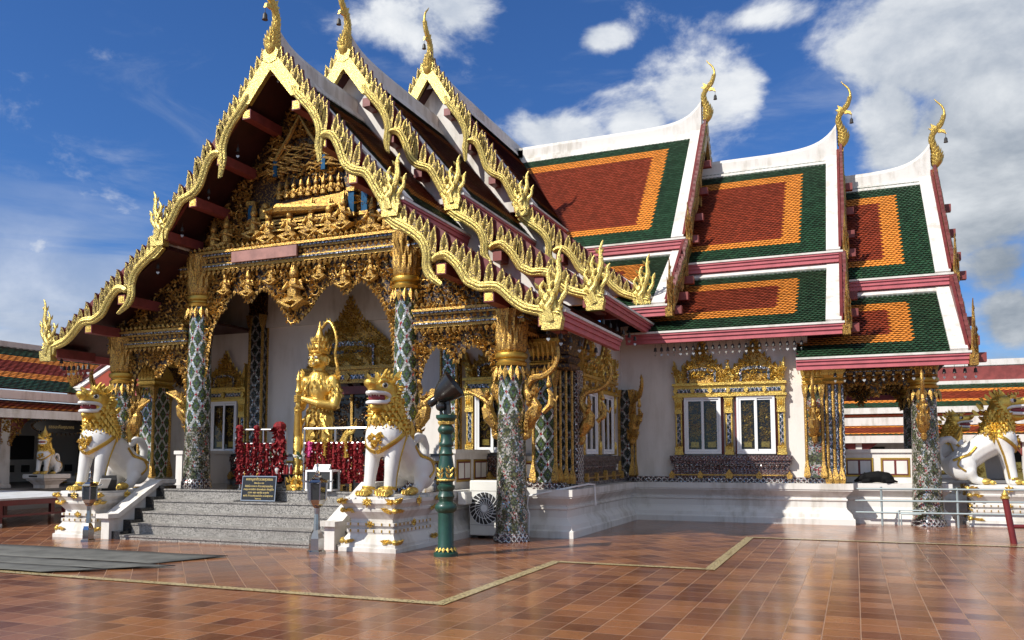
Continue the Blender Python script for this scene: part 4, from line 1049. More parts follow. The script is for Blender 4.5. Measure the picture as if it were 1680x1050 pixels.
def sill(F, a0, a1, parent):
    mb = MB(); o0 = F(0,0,0)
    for z0, z1, e, w, mi in ((1.44,1.56,.06,.20,0),(1.36,1.44,.04,.16,1),(1.30,1.36,.0,.11,2),(1.22,1.30,-.02,.10,0),(1.16,1.22,.02,.16,1),(1.10,1.16,.05,.21,0),(ZT+.13,1.10,.06,.23,0)):
        mb.prism([(a0-e,z0+.001),(a1+e,z0+.001),(a1+e,z1),(a0-e,z1)], F, 0, w, mi)
    mb.prism([(a0-.06,1.085),(a1+.06,1.085),(a1+.06,1.115),(a0-.06,1.115)], F, .2, .26, 3)
    n = 5
    for i in range(n):
        a = lerp(a0, a1, i/(n-1)); k = 1.4 if i == 2 else 1
        mb.prism([(a-.05*k,1.02),(a+.05*k,1.02),(a+.07*k,1.10),(a,1.10+.1*k),(a-.07*k,1.10)], F, .2, .28, 3)
    for i in range(int((a1-a0)/.12)):
        a = a0+.12*(i+.5); mb.leaf(F(a,1.36,.15), F(0,-1,0)-o0, F(0,0,1)-o0, .1, .1, .02, 1)
    return mb.build('sill', ['mosaic_purple', 'mosaic_purple', 'mosaic_fine', 'gold_relief'], parent)
def window(F, centres, hw, z0=1.60, z1=2.98, arch_h=1.0, dens=230, gap=.14):
    """ornate temple window: one or two casements between mosaic pilasters under crown arches"""
    a0 = centres[0]-hw-gap-.14; a1 = centres[-1]+hw+gap+.14
    mb = MB(); mb.prism([(a0+.04,z1+.02),(a1-.04,z1+.02),(a1-.04,z1+.28),(a0+.04,z1+.28)], F, 0, .13, 0)
    mb.prism([(a0,z1+.28),(a1,z1+.28),(a1,z1+.34),(a0,z1+.34)], F, 0, .19, 0); mb.prism([(a0,z1+.0),(a1,z1+.0),(a1,z1+.05),(a0,z1+.05)], F, 0, .18, 0)
    mb.prism([(a0+.08,z1+.11),(a1-.08,z1+.11),(a1-.08,z1+.20),(a0+.08,z1+.20)], F, .13, .15, 1)
    n = max(3, int((a1-a0)/.36))
    for i in range(n):
        a = lerp(a0+.08, a1-.08, i/(n-1)); mb.prism([(a-.06,z1+.155),(a,z1+.08),(a+.06,z1+.155),(a,z1+.23)], F, .13, .19, 0)
    win = mb.build('window', ['gold', 'mosaic_blue'], TEMPLE)
    for c in centres: casement(F, c, z0, z1, hw, win)
    m4 = MB()
    for c in centres:
        for sg in (-1, 1): x = c+sg*(hw+.025); m4.prism([(x-.024,z0-.02),(x+.024,z0-.02),(x+.024,z1),(x-.024,z1)], F, 0, .07)
    m4.build('reveal', 'maroon', win)
    xs = [centres[0]-hw-gap]+[(a+b)/2 for a, b in zip(centres, centres[1:])]+[centres[-1]+hw+gap]
    for x in xs: pil(F, x, z0-.02, z1, .085, win)
    for c in centres: crown_arch(F, c, z1+.34, hw+gap*.85, arch_h, win)
    for i, x in enumerate(xs):
        m5 = MB(); h = .52 if 0 < i < len(xs)-1 else .58
        pl = [(-.12,0),(-.14,h*.3),(-.06,h*.55),(0,h),(.06,h*.55),(.14,h*.3),(.12,0)]
        if i == 0: pl = [(-.05,0),(-.10,h*.4),(-.10,h*1.0),(-.02,h*.6),(.10,h*.25),(.12,0)]
        if i == len(xs)-1: pl = [(.05,0),(.10,h*.4),(.10,h*1.0),(.02,h*.6),(-.10,h*.25),(-.12,0)][::-1]
        G = lambda a, b, w: F(a+x, b+z1+.34, w)
        m5.prism(pl, G, 0, .15, 0); relief(m5, pl, G, 400, .06, .12, 0, .05, .08, .15, updir=1.57); m5.build('crown_flame', 'gold', win)
    sill(F, a0-.02, a1+.02, win)
    return win
FT_ = lambda a, b, w: Vector((a, 20.65-w, b))
window(FT_, [-3.40, -2.15], .44, 1.60, 2.98, 1.0)
FL_ = lambda a, b, w: Vector((2*XC+a, 20.65-w, b))
FN = lambda a, b, w: Vector((-5.45+w, a, b))
window(FN, [17.6, 18.95], .45, 1.60, 2.98, .92, 150)
FW = lambda a, b, w: Vector((XC+a, 16.5-w, b))
for sg in (-1, 1): window(FW, [sg*3.62], .40, 1.64, 2.92, .85)
# low panelled dado of the porch wall
for a0, a1 in ((-5.1,-3.0),(-2.4,-1.35),(1.35,2.4),(3.0,5.1)):
    mb = MB(); F = FW
    mb.prism([(a0,ZT),(a1,ZT),(a1,1.58),(a0,1.58)], F, 0, .035, 0); mb.prism([(a0,1.56),(a1,1.56),(a1,1.62),(a0,1.62)], F, 0, .06, 3)
    for k in range(2):
        c = lerp(a0, a1, (k+.5)/2); w_ = (a1-a0)*.17
        mb.prism([(c-w_,1.04),(c+w_,1.04),(c+w_,1.46),(c-w_,1.46)], F, .035, .050, 1); mb.prism([(c-w_+.035,1.075),(c+w_-.035,1.075),(c+w_-.035,1.425),(c-w_+.035,1.425)], F, .05, .056, 2)
        for q in (-1, 1): mb.prism([(c+q*w_*.42-w_*.30,1.11),(c+q*w_*.42+w_*.30,1.11),(c+q*w_*.42+w_*.30,1.39),(c+q*w_*.42-w_*.30,1.39)], F, .056, .062, 0)
    mb.build('dado', ['white_wall', 'gold_band', 'maroon', 'grey'], TEMPLE)
def parapet(F, a0, a1, n=2, name='parapet'):
    mb = MB(); mb.prism([(a0,ZT),(a1,ZT),(a1,1.62),(a0,1.62)], F, -.09, .09, 0); mb.prism([(a0-.03,1.62),(a1+.03,1.62),(a1+.03,1.70),(a0-.03,1.70)], F, -.13, .13, 0)
    for k in range(n):
        c = lerp(a0, a1, (k+.5)/n); w_ = (a1-a0)/n*.40
        mb.prism([(c-w_,1.06),(c+w_,1.06),(c+w_,1.50),(c-w_,1.50)], F, .09, .105, 1); mb.prism([(c-w_+.04,1.10),(c+w_-.04,1.10),(c+w_-.04,1.46),(c-w_+.04,1.46)], F, .105, .112, 2)
        for q in (-1, 1): mb.prism([(c+q*w_*.44-w_*.36,1.13),(c+q*w_*.44+w_*.36,1.13),(c+q*w_*.44+w_*.36,1.43),(c+q*w_*.44-w_*.36,1.43)], F, .112, .118, 0)
    return mb.build(name, ['white_wall', 'gold_band', 'maroon'], TEMPLE)
parapet(lambda a, b, w: Vector((a, 21.45-w, b)), -.30, 1.25)
parapet(lambda a, b, w: Vector((2*XC+a, 21.45-w, b)), -1.25, .30)
parapet(lambda a, b, w: Vector((-7.35+w, a, b)), 14.75, 16.35)
parapet(lambda a, b, w: Vector((-14.23-w, a, b)), 14.75, 16.35)
# door
mb = MB()
mb.prism([(-.80,ZT),(-.62,ZT),(-.62,3.18),(-.80,3.18)], FW, -.1, .08, 0); mb.prism([(.62,ZT),(.80,ZT),(.80,3.18),(.62,3.18)], FW, -.1, .08, 0); mb.prism([(-.80,3.0),(.80,3.0),(.80,3.18),(-.80,3.18)], FW, -.1, .079, 0)
door = mb.build('door', ['maroon'], TEMPLE)
for sg in (-1, 1):
    mb = MB(); a0, a1 = sorted((sg*.02, sg*.62))
    mb.prism([(a0,ZT),(a1,ZT),(a1,3.0),(a0,3.0)], FW, -.1, -.04, 0)
    c = (a0+a1)/2
    mb.prism([(c-.22,1.0),(c+.22,1.0),(c+.22,1.25),(c-.22,1.25)], FW, -.04, -.025, 1)
    relief(mb, [(c-.22,1.32),(c+.22,1.32),(c+.22,2.92),(c-.22,2.92)], FW, 230, .06, .12, 1, .03, .12, -.04)
    mb.build('door_leaf', ['black', 'gold_dark'], door)
mb = MB(); mb.prism([(-.03,ZT),(.03,ZT),(.03,3.0),(-.03,3.0)], FW, -.04, .0, 0); mb.ell(FW(0,2.9,.0), .05); mb.build('door_stile', 'gold_relief', door)
for sg in (-1, 1): pil(FW, sg*.98, ZT, 3.25, .12, door)
mb = MB(); mb.prism([(-1.25,3.25),(1.25,3.25),(1.25,3.58),(-1.25,3.58)], FW, 0, .16, 0); mb.prism([(-1.15,3.34),(1.15,3.34),(1.15,3.44),(-1.15,3.44)], FW, .16, .18, 1); mb.prism([(-1.3,3.56),(1.3,3.56),(1.3,3.63),(-1.3,3.63)], FW, 0, .22, 0)
for k in range(5): a = -1.1+k*.55; mb.prism([(a-.09,3.39),(a,3.29),(a+.09,3.39),(a,3.49)], FW, .16, .22, 0)
mb.build('door_lintel', ['gold_relief', 'mosaic_blue'], door)
crown_arch(FW, 0, 3.63, 1.12, 1.62, door, 'gold', 210)
# ------------------------------------------------------------------ organic bodies: overlapping limbs remeshed into one skin
def organic(name, mb, voxel, matname, smooth_it=4, parent=None):
    o = mb.build(name, [matname], None)
    md = o.modifiers.new('r', 'REMESH'); md.mode = 'VOXEL'; md.voxel_size = voxel; md.use_smooth_shade = True
    ms = o.modifiers.new('s', 'SMOOTH'); ms.factor = .5; ms.iterations = smooth_it
    bpy.context.view_layer.update()
    dg = bpy.context.evaluated_depsgraph_get()
    me = bpy.data.meshes.new_from_object(o.evaluated_get(dg))
    old = o.data; o.modifiers.clear(); o.data = me; bpy.data.meshes.remove(old)
    me.polygons.foreach_set('use_smooth', [True]*len(me.polygons)); me.update()
    bvh = BVHTree.FromPolygons([v.co for v in me.vertices], [tuple(p.vertices) for p in me.polygons])
    if parent is not None: place(o, parent)
    return o, bvh
def chain(mb, pts, n=12):
    """pts (x,y,z,r): tapered limb with round joints"""
    for (x, y, z, r) in pts: mb.ell((x, y, z), r, n, 8)
    for a, b in zip(pts, pts[1:]): mb.tube([a[:3], b[:3]], [a[3], b[3]], n)
def skin_leaves(mb, bvh, pts, d, L, w, h, mi=0, lift=.0):
    for p in pts:
        q, nn, i, ds = bvh.find_nearest(Vector(p))
        if q is None: continue
        mb.leaf(q+nn*lift, Vector(d)-nn*Vector(d).dot(nn)+nn*.25, nn, L*random.uniform(.8,1.2), w, h, mi)
def ribbon(mb, bvh, path, w, h=.022, mi=0, sub=5):
    P = [Vector(p) for p in smoothpath(path, sub)]; pr = []
    for p in P:
        q, nn, i, ds = bvh.find_nearest(p); pr.append((q, nn))
    vs = []; fs = []
    for i, (q, nn) in enumerate(pr):
        t = (pr[min(i+1, len(pr)-1)][0]-pr[max(i-1, 0)][0]).normalized(); s_ = t.cross(nn).normalized()
        for a, b in ((-1,-.6),(-1,.7),(-.45,1),(.45,1),(1,.7),(1,-.6)): vs.append(q+s_*(a*w/2)+nn*(b*h))
    for i in range(len(pr)-1):
        for k in range(6): fs.append((i*6+k, i*6+(k+1) % 6, (i+1)*6+(k+1) % 6, (i+1)*6+k))
    fs.append(tuple(range(6))); fs.append(tuple((len(pr)-1)*6+k for k in range(6)))
    mb.add(vs, fs, mi)
# ------------------------------------------------------------------ guardian lions (local: facing -Y, feet at z=0, 2.05 m tall)
def make_lion(name, label, loc, rz, crest=True, snout=0.0, group='white and gold guardian lions'):
    t = thing(name, label, 'lion statue', loc, rz, group)
    b = MB()
    for s in (-1, 1):
        chain(b, [(s*.21,-.44,.07,.10),(s*.205,-.40,.35,.105),(s*.20,-.34,.68,.135),(s*.18,-.24,1.0,.19)])
        b.ell((s*.27,.56,.40), (.15,.30,.31), 14, 10); chain(b, [(s*.30,.42,.28,.14),(s*.30,.34,.12,.09),(s*.30,.18,.07,.085)])
    b.ell((0,-.30,1.0), (.35,.27,.34), 16, 10); b.ell((0,-.42,.93), (.27,.17,.26), 14, 8)
    chain(b, [(0,-.12,.98,.31),(0,.18,.80,.29),(0,.48,.56,.29),(0,.70,.42,.25)])
    chain(b, [(0,-.18,1.1,.31),(0,-.22,1.3,.26),(0,-.25,1.5,.2)])
    chain(b, [(0,.88,.42,.085),(.0,1.0,.62,.08),(.0,1.02,.84,.08),(.0,.92,1.0,.08),(.0,.76,1.03,.075),(.0,.66,.95,.07)])
    body, bv = organic('body', b, .026, 'white_gloss', 4, t)
    g = MB()
    chain(g, [(0,-.17,1.22,.315),(0,-.22,1.42,.275),(0,-.25,1.62,.255)])
    g.ell((0,-.32,1.80), (.225,.26,.21), 16, 10)
    k = snout
    chain(g, [(0,-.46,1.80,.15),(0,-.60-k*.5,1.82+k*.10,.115),(0,-.70-k,1.86+k*.22,.085)]); g.ell((0,-.75-k,1.90+k*.24), (.10,.07,.07))
    for s in (-1, 1): g.ell((s*.07,-.72-k,1.88+k*.22), .05); g.ell((s*.12,-.50,1.95), (.075,.09,.065))
    chain(g, [(0,-.36,1.57,.16),(0,-.52-k*.5,1.50,.10),(0,-.62-k*.8,1.50+k*.05,.075)])
    head, hv = organic('mane', g, .022, 'gold_mane', 3, t)
    m = MB()
    # rows of curled mane locks
    for i, z in enumerate(np.arange(1.02, 1.74, .075)):
        n = 17; r = .34-.10*(z-1.0)
        for j in range(n):
            a = 2*math.pi*(j+(i % 2)*.5)/n
            p = (math.sin(a)*r, -.22-math.cos(a)*r*.95, z)
            if z > 1.5 and p[1] < -.40 and abs(p[0]) < .16: continue
            q, nn, _, _ = (hv if z > 1.05 else hv).find_nearest(Vector(p))
            out = Vector((nn.x, nn.y, 0))
            m.leaf(q+nn*.005, Vector((0,0,-1))+out*.18, nn, .17*random.uniform(.85,1.2), .115, .045)
            if random.random() < .6: m.leaf(q+nn*.02+Vector((0,0,-.06)), out+Vector((random.uniform(-.4,.4),random.uniform(-.4,.4),.3)), Vector((0,0,1)), .09, .07, .03)
    for s in (-1, 1):
        m.leaf((s*.16,-.25,1.93), (s*.45,.25,1), (0,-1,.2), .24, .13, .05); m.leaf((s*.16,-.23,1.93), (s*.45,.3,1), (0,1,.0), .24, .13, .03)
        for q in range(4): m.leaf((s*(.10+.03*q),-.62+.07*q,1.985-.01*q), (s*.3,.2,.7), (0,-1,.4), .10, .07, .03)
        for q in range(6): m.leaf((s*.21,-.40+.04*q,1.55+.06*q), (s*.5,.8,.1), (s,0,0), .16, .08, .04)
    if crest:
        for q in range(7):
            y = -.36+.09*q; z = 2.0-.012*q*q
            m.prism([(-.06,0),(.06,0),(.075,.14),(.03,.26-.012*q),(-.02,.13)], lambda a, b_, w: Vector((w, y+a*.9+b_*.35, z-.02+b_*.75)), -.022, .022)
        for q in range(6): m.leaf((0,.03+.012*q,1.85-.14*q), (0,.8,.7), (0,0,1), .15, .12, .05); m.leaf((0,.03+.012*q,1.85-.14*q), (0,.8,.7), (1,0,0), .15, .06, .03)
    place(m.build('mane_lock', 'gold_mane', None), t)
    # mouth: red lining, white lips and teeth, eyes
    m = MB(); m.ell((0,-.50-k*.5,1.655), (.14,.20+k*.5,.10), 12, 8, 0)
    mo = m.build('mouth', 'mouth', None, smooth=True); place(mo, t)
    m = MB()
    for zz, dz, ye in ((1.735,k*.18,-.74-k),(1.575,0,-.68-k*.8)):
        c = smoothpath([(-.165,-.36,1.66),(-.17,-.46,lerp(1.66,zz,.8)),(-.12,-.62-k*.6,zz+dz*.6),(0,ye,zz+dz),(.12,-.62-k*.6,zz+dz*.6),(.17,-.46,lerp(1.66,zz,.8)),(.165,-.36,1.66)], 5)
        m.tube(c, .036, 7)
        for q in range(-3, 4):
            x = q*.035; y = lerp(ye+.02, -.6-k*.5, abs(q)/4.5)
            up_ = -1 if zz > 1.7 else 1
            m.lathe([(.020,0),(.004,.06*up_ if abs(q) != 2 else .09*up_)], 6, (x, y+.03, zz+dz*.85+.01*up_))
    for s in (-1, 1): m.ell((s*.155,-.50,1.865), (.045,.06,.05), 10, 8)
    lo = m.build('teeth', 'white_gloss', None, smooth=True); place(lo, t)
    m = MB()
    for s in (-1, 1): m.ell((s*.175,-.535,1.865), (.034,.038,.038), 10, 8)
    place(m.build('eye', 'black', None, smooth=True), t)
    # gilded harness, haunch straps, chest scrollwork
    m = MB()
    for s in (-1, 1):
        ribbon(m, bv, [(s*.20,.02,1.28),(s*.33,-.10,1.14),(s*.33,-.30,1.0),(s*.22,-.52,.82),(s*.02,-.62,.68)], .075)
        ribbon(m, bv, [(s*.34,-.10,1.10),(s*.36,-.16,.9),(s*.33,-.24,.62),(s*.30,-.30,.36),(s*.29,-.34,.14)], .045)
        ribbon(m, bv, [(s*.22,.26,.84),(s*.36,.42,.70),(s*.42,.60,.62),(s*.40,.76,.55)], .06); ribbon(m, bv, [(s*.42,.60,.60),(s*.44,.66,.44),(s*.40,.50,.30)], .04)
        ribbon(m, bv, [(s*.31,-.38,.13),(s*.21,-.50,.15),(s*.11,-.42,.13)], .05)
    def chest(a, b_, w):
        q, nn, _, _ = bv.find_nearest(Vector((a, -.75, b_))); return q+nn*w
    for cx, cz, r, hd in ((.13,1.02,.10,1),(-.13,1.02,.10,-1),(.0,.86,.085,1)):
        pts = []
        for i in range(12):
            tt = i/11; a = 1.2+hd*tt*7.5; rr = r*(1-.8*tt); pts.append(chest(cx+rr*math.cos(a), cz+rr*math.sin(a), .015))
        m.tube(pts, .018, 6)
        for i in range(0, 11, 1):
            q, nn, _, _ = bv.find_nearest(pts[i]); d = (pts[i+1]-pts[i]).normalized(); m.leaf(pts[i], d*.5+nn.cross(d)*hd, nn, .10, .055, .03)
    for i in range(16):
        a = random.uniform(-.2,.2); z = random.uniform(.78,1.1); p = chest(a, z, .01); m.leaf(p, (random.uniform(-1,1),-.1,random.uniform(-1,1)), (0,-1,0), .11, .06, .03)
    place(m.build('harness', 'gold_band', None), t)
    for s in (-1, 1):
        for (x, y) in ((s*.21,-.50),(s*.30,.12)):
            m = MB(); m.ell((x, y, .075), (.105,.13,.075), 12, 8)
            for q in range(4): m.ell((x+(q-1.5)*.055, y-.13, .055), (.034,.065,.05), 8, 6); m.lathe([(.022,0),(.004,.055)], 6, (x+(q-1.5)*.055, y-.185, .03))
            place(m.build('paw', 'gold', None, smooth=True), t)
    m = MB()
    for a, z in ((0,.95),(.02,1.02),(-.02,1.08)): m.leaf((0,.62+a,z-.02), (0,-.35,1), (1,0,0), .30, .12, .05); m.leaf((0,.62+a,z-.02), (0,-.35,1), (-1,0,0), .30, .12, .05)
    place(m.build('tail_tuft', 'gold', None), t)
    return t
def pedestal(name, label, x0, y0, x1, y1, h, group='lion pedestals', gold=True):
    """white moulded pedestal with gilded corner leaves"""
    t = thing(name, label, 'pedestal', ((x0+x1)/2, (y0+y1)/2, 0), 0, group)
    cx, cy, ax, ay = 0, 0, (x1-x0)/2-.10, (y1-y0)/2-.10; k = h/.90
    prof = [(.10,0),(.10,.07),(.07,.08),(.07,.13),(.03,.22),(-.01,.28),(-.01,.31),(.0,.315),(.0,.37),(-.045,.375),(-.045,.42),(.0,.425),(.0,.47),(-.05,.475),(-.05,.53),(-.0,.60),(.045,.66),(.05,.70),(.03,.71),(.06,.76),(.09,.80),(.09,.86),(.02,.861),(.02,.90)]
    mb = MB(); mb.square([(o, z*k) for o, z in prof], (0,0), 0, ax, ay); b = mb.build('plinth', 'white', None); place(b, t)
    if gold:
        for (z, o, L) in ((.17,.05,.17),(.68,.05,.17),(.83,.09,.10)):
            for sx, sy in ((-1,-1),(1,-1),(1,1),(-1,1)):
                m = MB(); p = Vector((sx*(ax+o), sy*(ay+o), z*k))
                for q in range(9):
                    f = q/8-.5; d = Vector((-sx*f*2, 0, 0)) if f > 0 else Vector((0, sy*f*2, 0))
                    pp = p+d*L*.9+Vector((sx*.015, sy*.015, random.uniform(-.015,.015)))
                    dirv_ = Vector((-sx, 0, random.uniform(-.4,.4))) if f > 0 else Vector((0, -sy, random.uniform(-.4,.4)))
                    m.leaf(pp, dirv_, Vector((sx*.7, sy*.7, .3)), .13, .07, .05)
                m.ell(p, (.05,.05,.045), 8, 6); place(m.build('corner_leaf', 'gold', None), t)
        for (fx, fy) in ((0,-1),(1,0),(-1,0)):
            for z, w in ((.45,.075),(.82,.10)):
                m = MB(); off = -.0 if z < .5 else .10
                c = Vector((fx*(ax+off), fy*(ay+off), z*k)); s_ = Vector((-fy, fx, 0)); n_ = Vector((fx, fy, 0))
                for q in range(8):
                    a = q*math.pi/4; m.leaf(c, s_*math.cos(a)*(1.6 if z > .5 else 1)+Vector((0,0,1))*math.sin(a), n_, w, w*.6, .03)
                m.ell(c, .025, 8, 6); place(m.build('rosette', 'gold', None), t)
        m = MB()
        for (fx, fy, L) in ((0,-1,ax),(1,0,ay),(-1,0,ay)):
            n = int(L*2/.13)
            for z in (.34, .45):
                o_ = .004 if z == .34 else .004
                for q in range(n):
                    c = Vector((fx*(ax+o_), fy*(ay+o_), z*k))+Vector((-fy, fx, 0))*(L*2*((q+.5)/n-.5))
                    m.beam(c-Vector((0,0,.022)), c+Vector((0,0,.022)), .018, .018)
        place(m.build('dentil', 'gold_band', None), t)
    return t
HP = .90
pedestal('lion_pedestal', 'white pedestal with gilded corners at the right foot of the granite steps', -8.02, 11.92, -6.92, 13.45, HP)
pedestal('lion_pedestal', 'white pedestal with gilded corners at the left foot of the granite steps', -14.66, 11.92, -13.56, 13.45, HP)
make_lion('guardian_lion', 'white and gold lion with open red mouth between the steps and green lamp post', (-7.40, 12.66, HP), R(-4))
make_lion('guardian_lion', 'white and gold lion with open red mouth left of the steps, beside the far stage', (-14.10, 12.66, HP), R(4))
pedestal('lion_pedestal', 'white gilded pedestal behind the grey pipe barrier, under the large lion in profile', 2.28, 20.9, 3.85, 22.0, HP)
make_lion('guardian_lion', 'large white and gold lion in profile facing right behind the pipe barrier', (2.78, 21.45, HP), R(90), snout=.09)
pedestal('lion_pedestal', 'far white pedestal under the smaller lion beyond the right porch', 2.28, 30.7, 3.85, 31.8, HP)
make_lion('guardian_lion', 'smaller far lion in profile facing right, between the mosaic column and the large lion', (2.78, 31.2, HP), R(90), snout=.09)
pedestal('lion_pedestal', 'white pedestal of the lion glimpsed behind the left porch columns', 2*XC-3.85, 20.9, 2*XC-2.28, 22.0, HP)
make_lion('guardian_lion', 'white lion with raised tail glimpsed behind the dark mosaic column of the left porch', (2*XC-2.78, 21.45, HP), R(-90))
m = MB(); m.box(-14.27,11.905,.79,-14.02,11.925,.86); par(m.build('name_plate', 'black', None), [o for o in bpy.data.objects if o.name.startswith('lion_pedestal') and o.location.x < -14 and o.location.y < 14][0])
# small far lion on its flared stand
t = thing('flared_stand', 'small flared white stand with a dark plate in front of the left gallery', 'pedestal', (-22.6, 18.1, .62))
m = MB(); m.square([(-.12,0),(-.12,.10),(-.04,.20),(.02,.24),(.02,.27),(.09,.30),(.09,.42)], (0,0), 0, .36, .36); place(m.build('plinth', 'white', None), t)
m = MB(); m.box(-.17,-.466,.34,.17,-.452,.39); place(m.build('name_plate', 'black', None), t)
lion = make_lion('guardian_lion', 'small white and gold lion with pointed crown on the flared stand', (-22.55, 18.05, 1.04), R(20))
lion.scale = (.58,.58,.58)
m = MB(); m.lathe([(.20,1.95),(.22,2.0),(.17,2.05),(.18,2.09),(.12,2.15),(.12,2.19),(.06,2.27),(.02,2.45),(.005,2.5)], 14, (0,-.27,0)); place(m.build('crown', 'gold', None, smooth=True), lion)
# ------------------------------------------------------------------ the golden giant
G = thing('giant_statue', 'tall golden giant holding a club upright before the temple door', 'statue', (-10.02, 14.15, 0), R(-6)); G.scale = (.95, .95, 1.0)
b = MB()
Z0 = 1.22
for s in (-1, 1):
    chain(b, [(s*.26,-.12,Z0+.06,.10),(s*.23,.0,Z0+.14,.10),(s*.22,.0,Z0+.45,.135),(s*.20,-.01,Z0+.75,.135),(s*.15,.0,Z0+1.10,.19)])
chain(b, [(0,.02,Z0+1.18,.25),(0,.02,Z0+1.40,.235),(0,.0,Z0+1.65,.27),(0,.0,Z0+1.85,.27)])
b.ell((0,.0,Z0+1.72), (.36,.23,.24), 14, 10)
for s in (-1, 1):
    chain(b, [(s*.36,.02,Z0+1.86,.14),(s*.45,.02,Z0+1.58,.12),(s*.46,-.06,Z0+1.36,.105)])
chain(b, [(.46,-.06,Z0+1.36,.10),(.20,-.26,Z0+1.40,.085),(-.12,-.38,Z0+1.50,.06)])
chain(b, [(-.46,-.06,Z0+1.36,.10),(-.36,-.26,Z0+1.30,.085),(-.24,-.38,Z0+1.34,.06)])
chain(b, [(0,.0,Z0+1.95,.15),(0,-.02,Z0+2.12,.13)])
b.ell((0,-.03,Z0+2.30), (.185,.20,.21), 14, 10); b.ell((0,-.20,Z0+2.22), (.10,.07,.08)); chain(b, [(0,-.22,Z0+2.34,.035),(0,-.255,Z0+2.26,.045)])
for s in (-1, 1): b.ell((s*.10,-.17,Z0+2.24), (.07,.06,.07)); b.ell((s*.08,-.19,Z0+2.36), (.07,.04,.03)); b.ell((s*.20,-.0,Z0+2.28), (.03,.07,.11))
gb, gv = organic('body', b, .02, 'gold_statue', 3, G)
m = MB()
for s in (-1, 1):
    for q in range(5):   # fingers closed round the club
        z = Z0+(1.52 if s > 0 else 1.28)+.036*q-.07
        m.tube([(-.13 if s > 0 else -.26,-.42,z),(-.17,-.50,z-.005),(-.24,-.485,z-.01),(-.27 if s > 0 else -.14,-.41,z-.01)] if q < 4 else [(-.15,-.40,z-.1),(-.17,-.47,z-.03),(-.2,-.48,z+.02)], .021, 7)
place(m.build('hand', 'gold_statue', None, smooth=True), G)
m = MB()   # fierce face: brows, bulging eyes, broad nose, moustached mouth with tusks
for s in (-1, 1):
    m.ell((s*.075,-.215,Z0+2.335), (.042,.03,.03), 10, 8, 1); m.ell((s*.075,-.24,Z0+2.335), (.018,.012,.018), 8, 6, 2)
    m.tube(smoothpath([(s*.015,-.245,Z0+2.37),(s*.07,-.245,Z0+2.40),(s*.13,-.20,Z0+2.385),(s*.165,-.14,Z0+2.42)], 3), [.016]*9+[.008], 6)
    m.ell((s*.035,-.265,Z0+2.265), (.032,.03,.026), 8, 6)
    m.tube(smoothpath([(s*.01,-.275,Z0+2.225),(s*.07,-.255,Z0+2.23),(s*.12,-.215,Z0+2.26)], 3), [.016]*6+[.006], 6)
    m.lathe([(.013,0),(.003,.06)], 6, (s*.05,-.27,Z0+2.195), 1); m.tube([(s*.20,.0,Z0+2.36),(s*.245,.02,Z0+2.30),(s*.22,.0,Z0+2.2)], [.02,.03,.012], 6)
m.tube(smoothpath([(-.085,-.235,Z0+2.20),(-.04,-.272,Z0+2.19),(0,-.28,Z0+2.195),(.04,-.272,Z0+2.19),(.085,-.235,Z0+2.20)], 3), .017, 6); m.tube(smoothpath([(-.075,-.235,Z0+2.175),(0,-.265,Z0+2.155),(.075,-.235,Z0+2.175)], 4), .017, 6)
m.tube([(0,-.24,Z0+2.37),(0,-.275,Z0+2.27)], [.022,.034], 8)
place(m.build('face', ['gold_statue', 'ivory', 'black'], None, smooth=True), G)
m = MB(); CX_, CY_ = -.20, -.42
m.lathe([(.10,Z0-.02),(.12,Z0),(.12,Z0+.06),(.085,Z0+.08),(.098,Z0+.7),(.085,Z0+.72),(.085,Z0+.76),(.092,Z0+.78),(.075,Z0+1.24),(.085,Z0+1.26),(.06,Z0+1.30),(.06,Z0+1.62),(.075,Z0+1.64),(.05,Z0+1.68),(.045,Z0+1.84),(.06,Z0+1.87),(.02,Z0+2.0),(.005,Z0+2.06)], 18, (CX_, CY_, 0))
place(m.build('club', 'gold_statue', None, smooth=True), G)
m = MB()  # crown of tiers with flames, and the great ogival halo
m.lathe([(.20,2.42),(.225,2.46),(.19,2.50),(.20,2.54),(.165,2.60),(.175,2.64),(.13,2.70),(.14,2.74),(.09,2.80),(.05,2.90),(.02,3.02),(.004,3.10)], 18, (0,-.02,Z0))
for q in range(14):
    a = 2*math.pi*q/14; d = Vector((math.cos(a), math.sin(a), 0)); m.leaf(d*.20+Vector((0,-.02,Z0+2.44)), d*.25+Vector((0,0,1)), d, .22, .09, .03); m.leaf(d*.15+Vector((0,-.02,Z0+2.60)), d*.15+Vector((0,0,1)), d, .18, .08, .03)
place(m.build('crown', 'gold_statue', None), G)
m = MB()
hal = smoothpath([(-.13,.10,Z0+2.62),(-.17,.10,Z0+2.78),(-.05,.10,Z0+2.96),(.14,.10,Z0+3.10),(.30,.10,Z0+2.92),(.37,.10,Z0+2.66),(.33,.10,Z0+2.42),(.36,.10,Z0+2.25),(.40,.10,Z0+2.12),(.40,.08,Z0+1.98),(.30,.06,Z0+1.94)], 5)
m.tube(hal, .028, 8)
for i in range(0, len(hal)-1, 2): m.leaf(hal[i], (hal[i][0]-.15, 0, .6), (0,-1,0), .09, .06, .03)
place(m.build('halo', 'gold_statue', None, smooth=True), G)
m = MB()  # ornaments: collar, epaulettes, belts, apron, leg guards
def ring_leaves(cx, cy, z, rx, ry, n, d, L, w, bvh=gv):
    for q in range(n):
        a = 2*math.pi*q/n; p = Vector((cx+math.cos(a)*rx, cy+math.sin(a)*ry, z)); qq, nn, _, _ = bvh.find_nearest(p)
        m.leaf(qq-nn*.004, Vector((0,0,d))+nn*.35, nn, L, w, .03)
for z, r, n in ((Z0+1.98,.18,14),(Z0+1.90,.30,18),(Z0+1.80,.36,20)): ring_leaves(0,0,z,r*1.2,r*.8,n,-1,.13,.08)
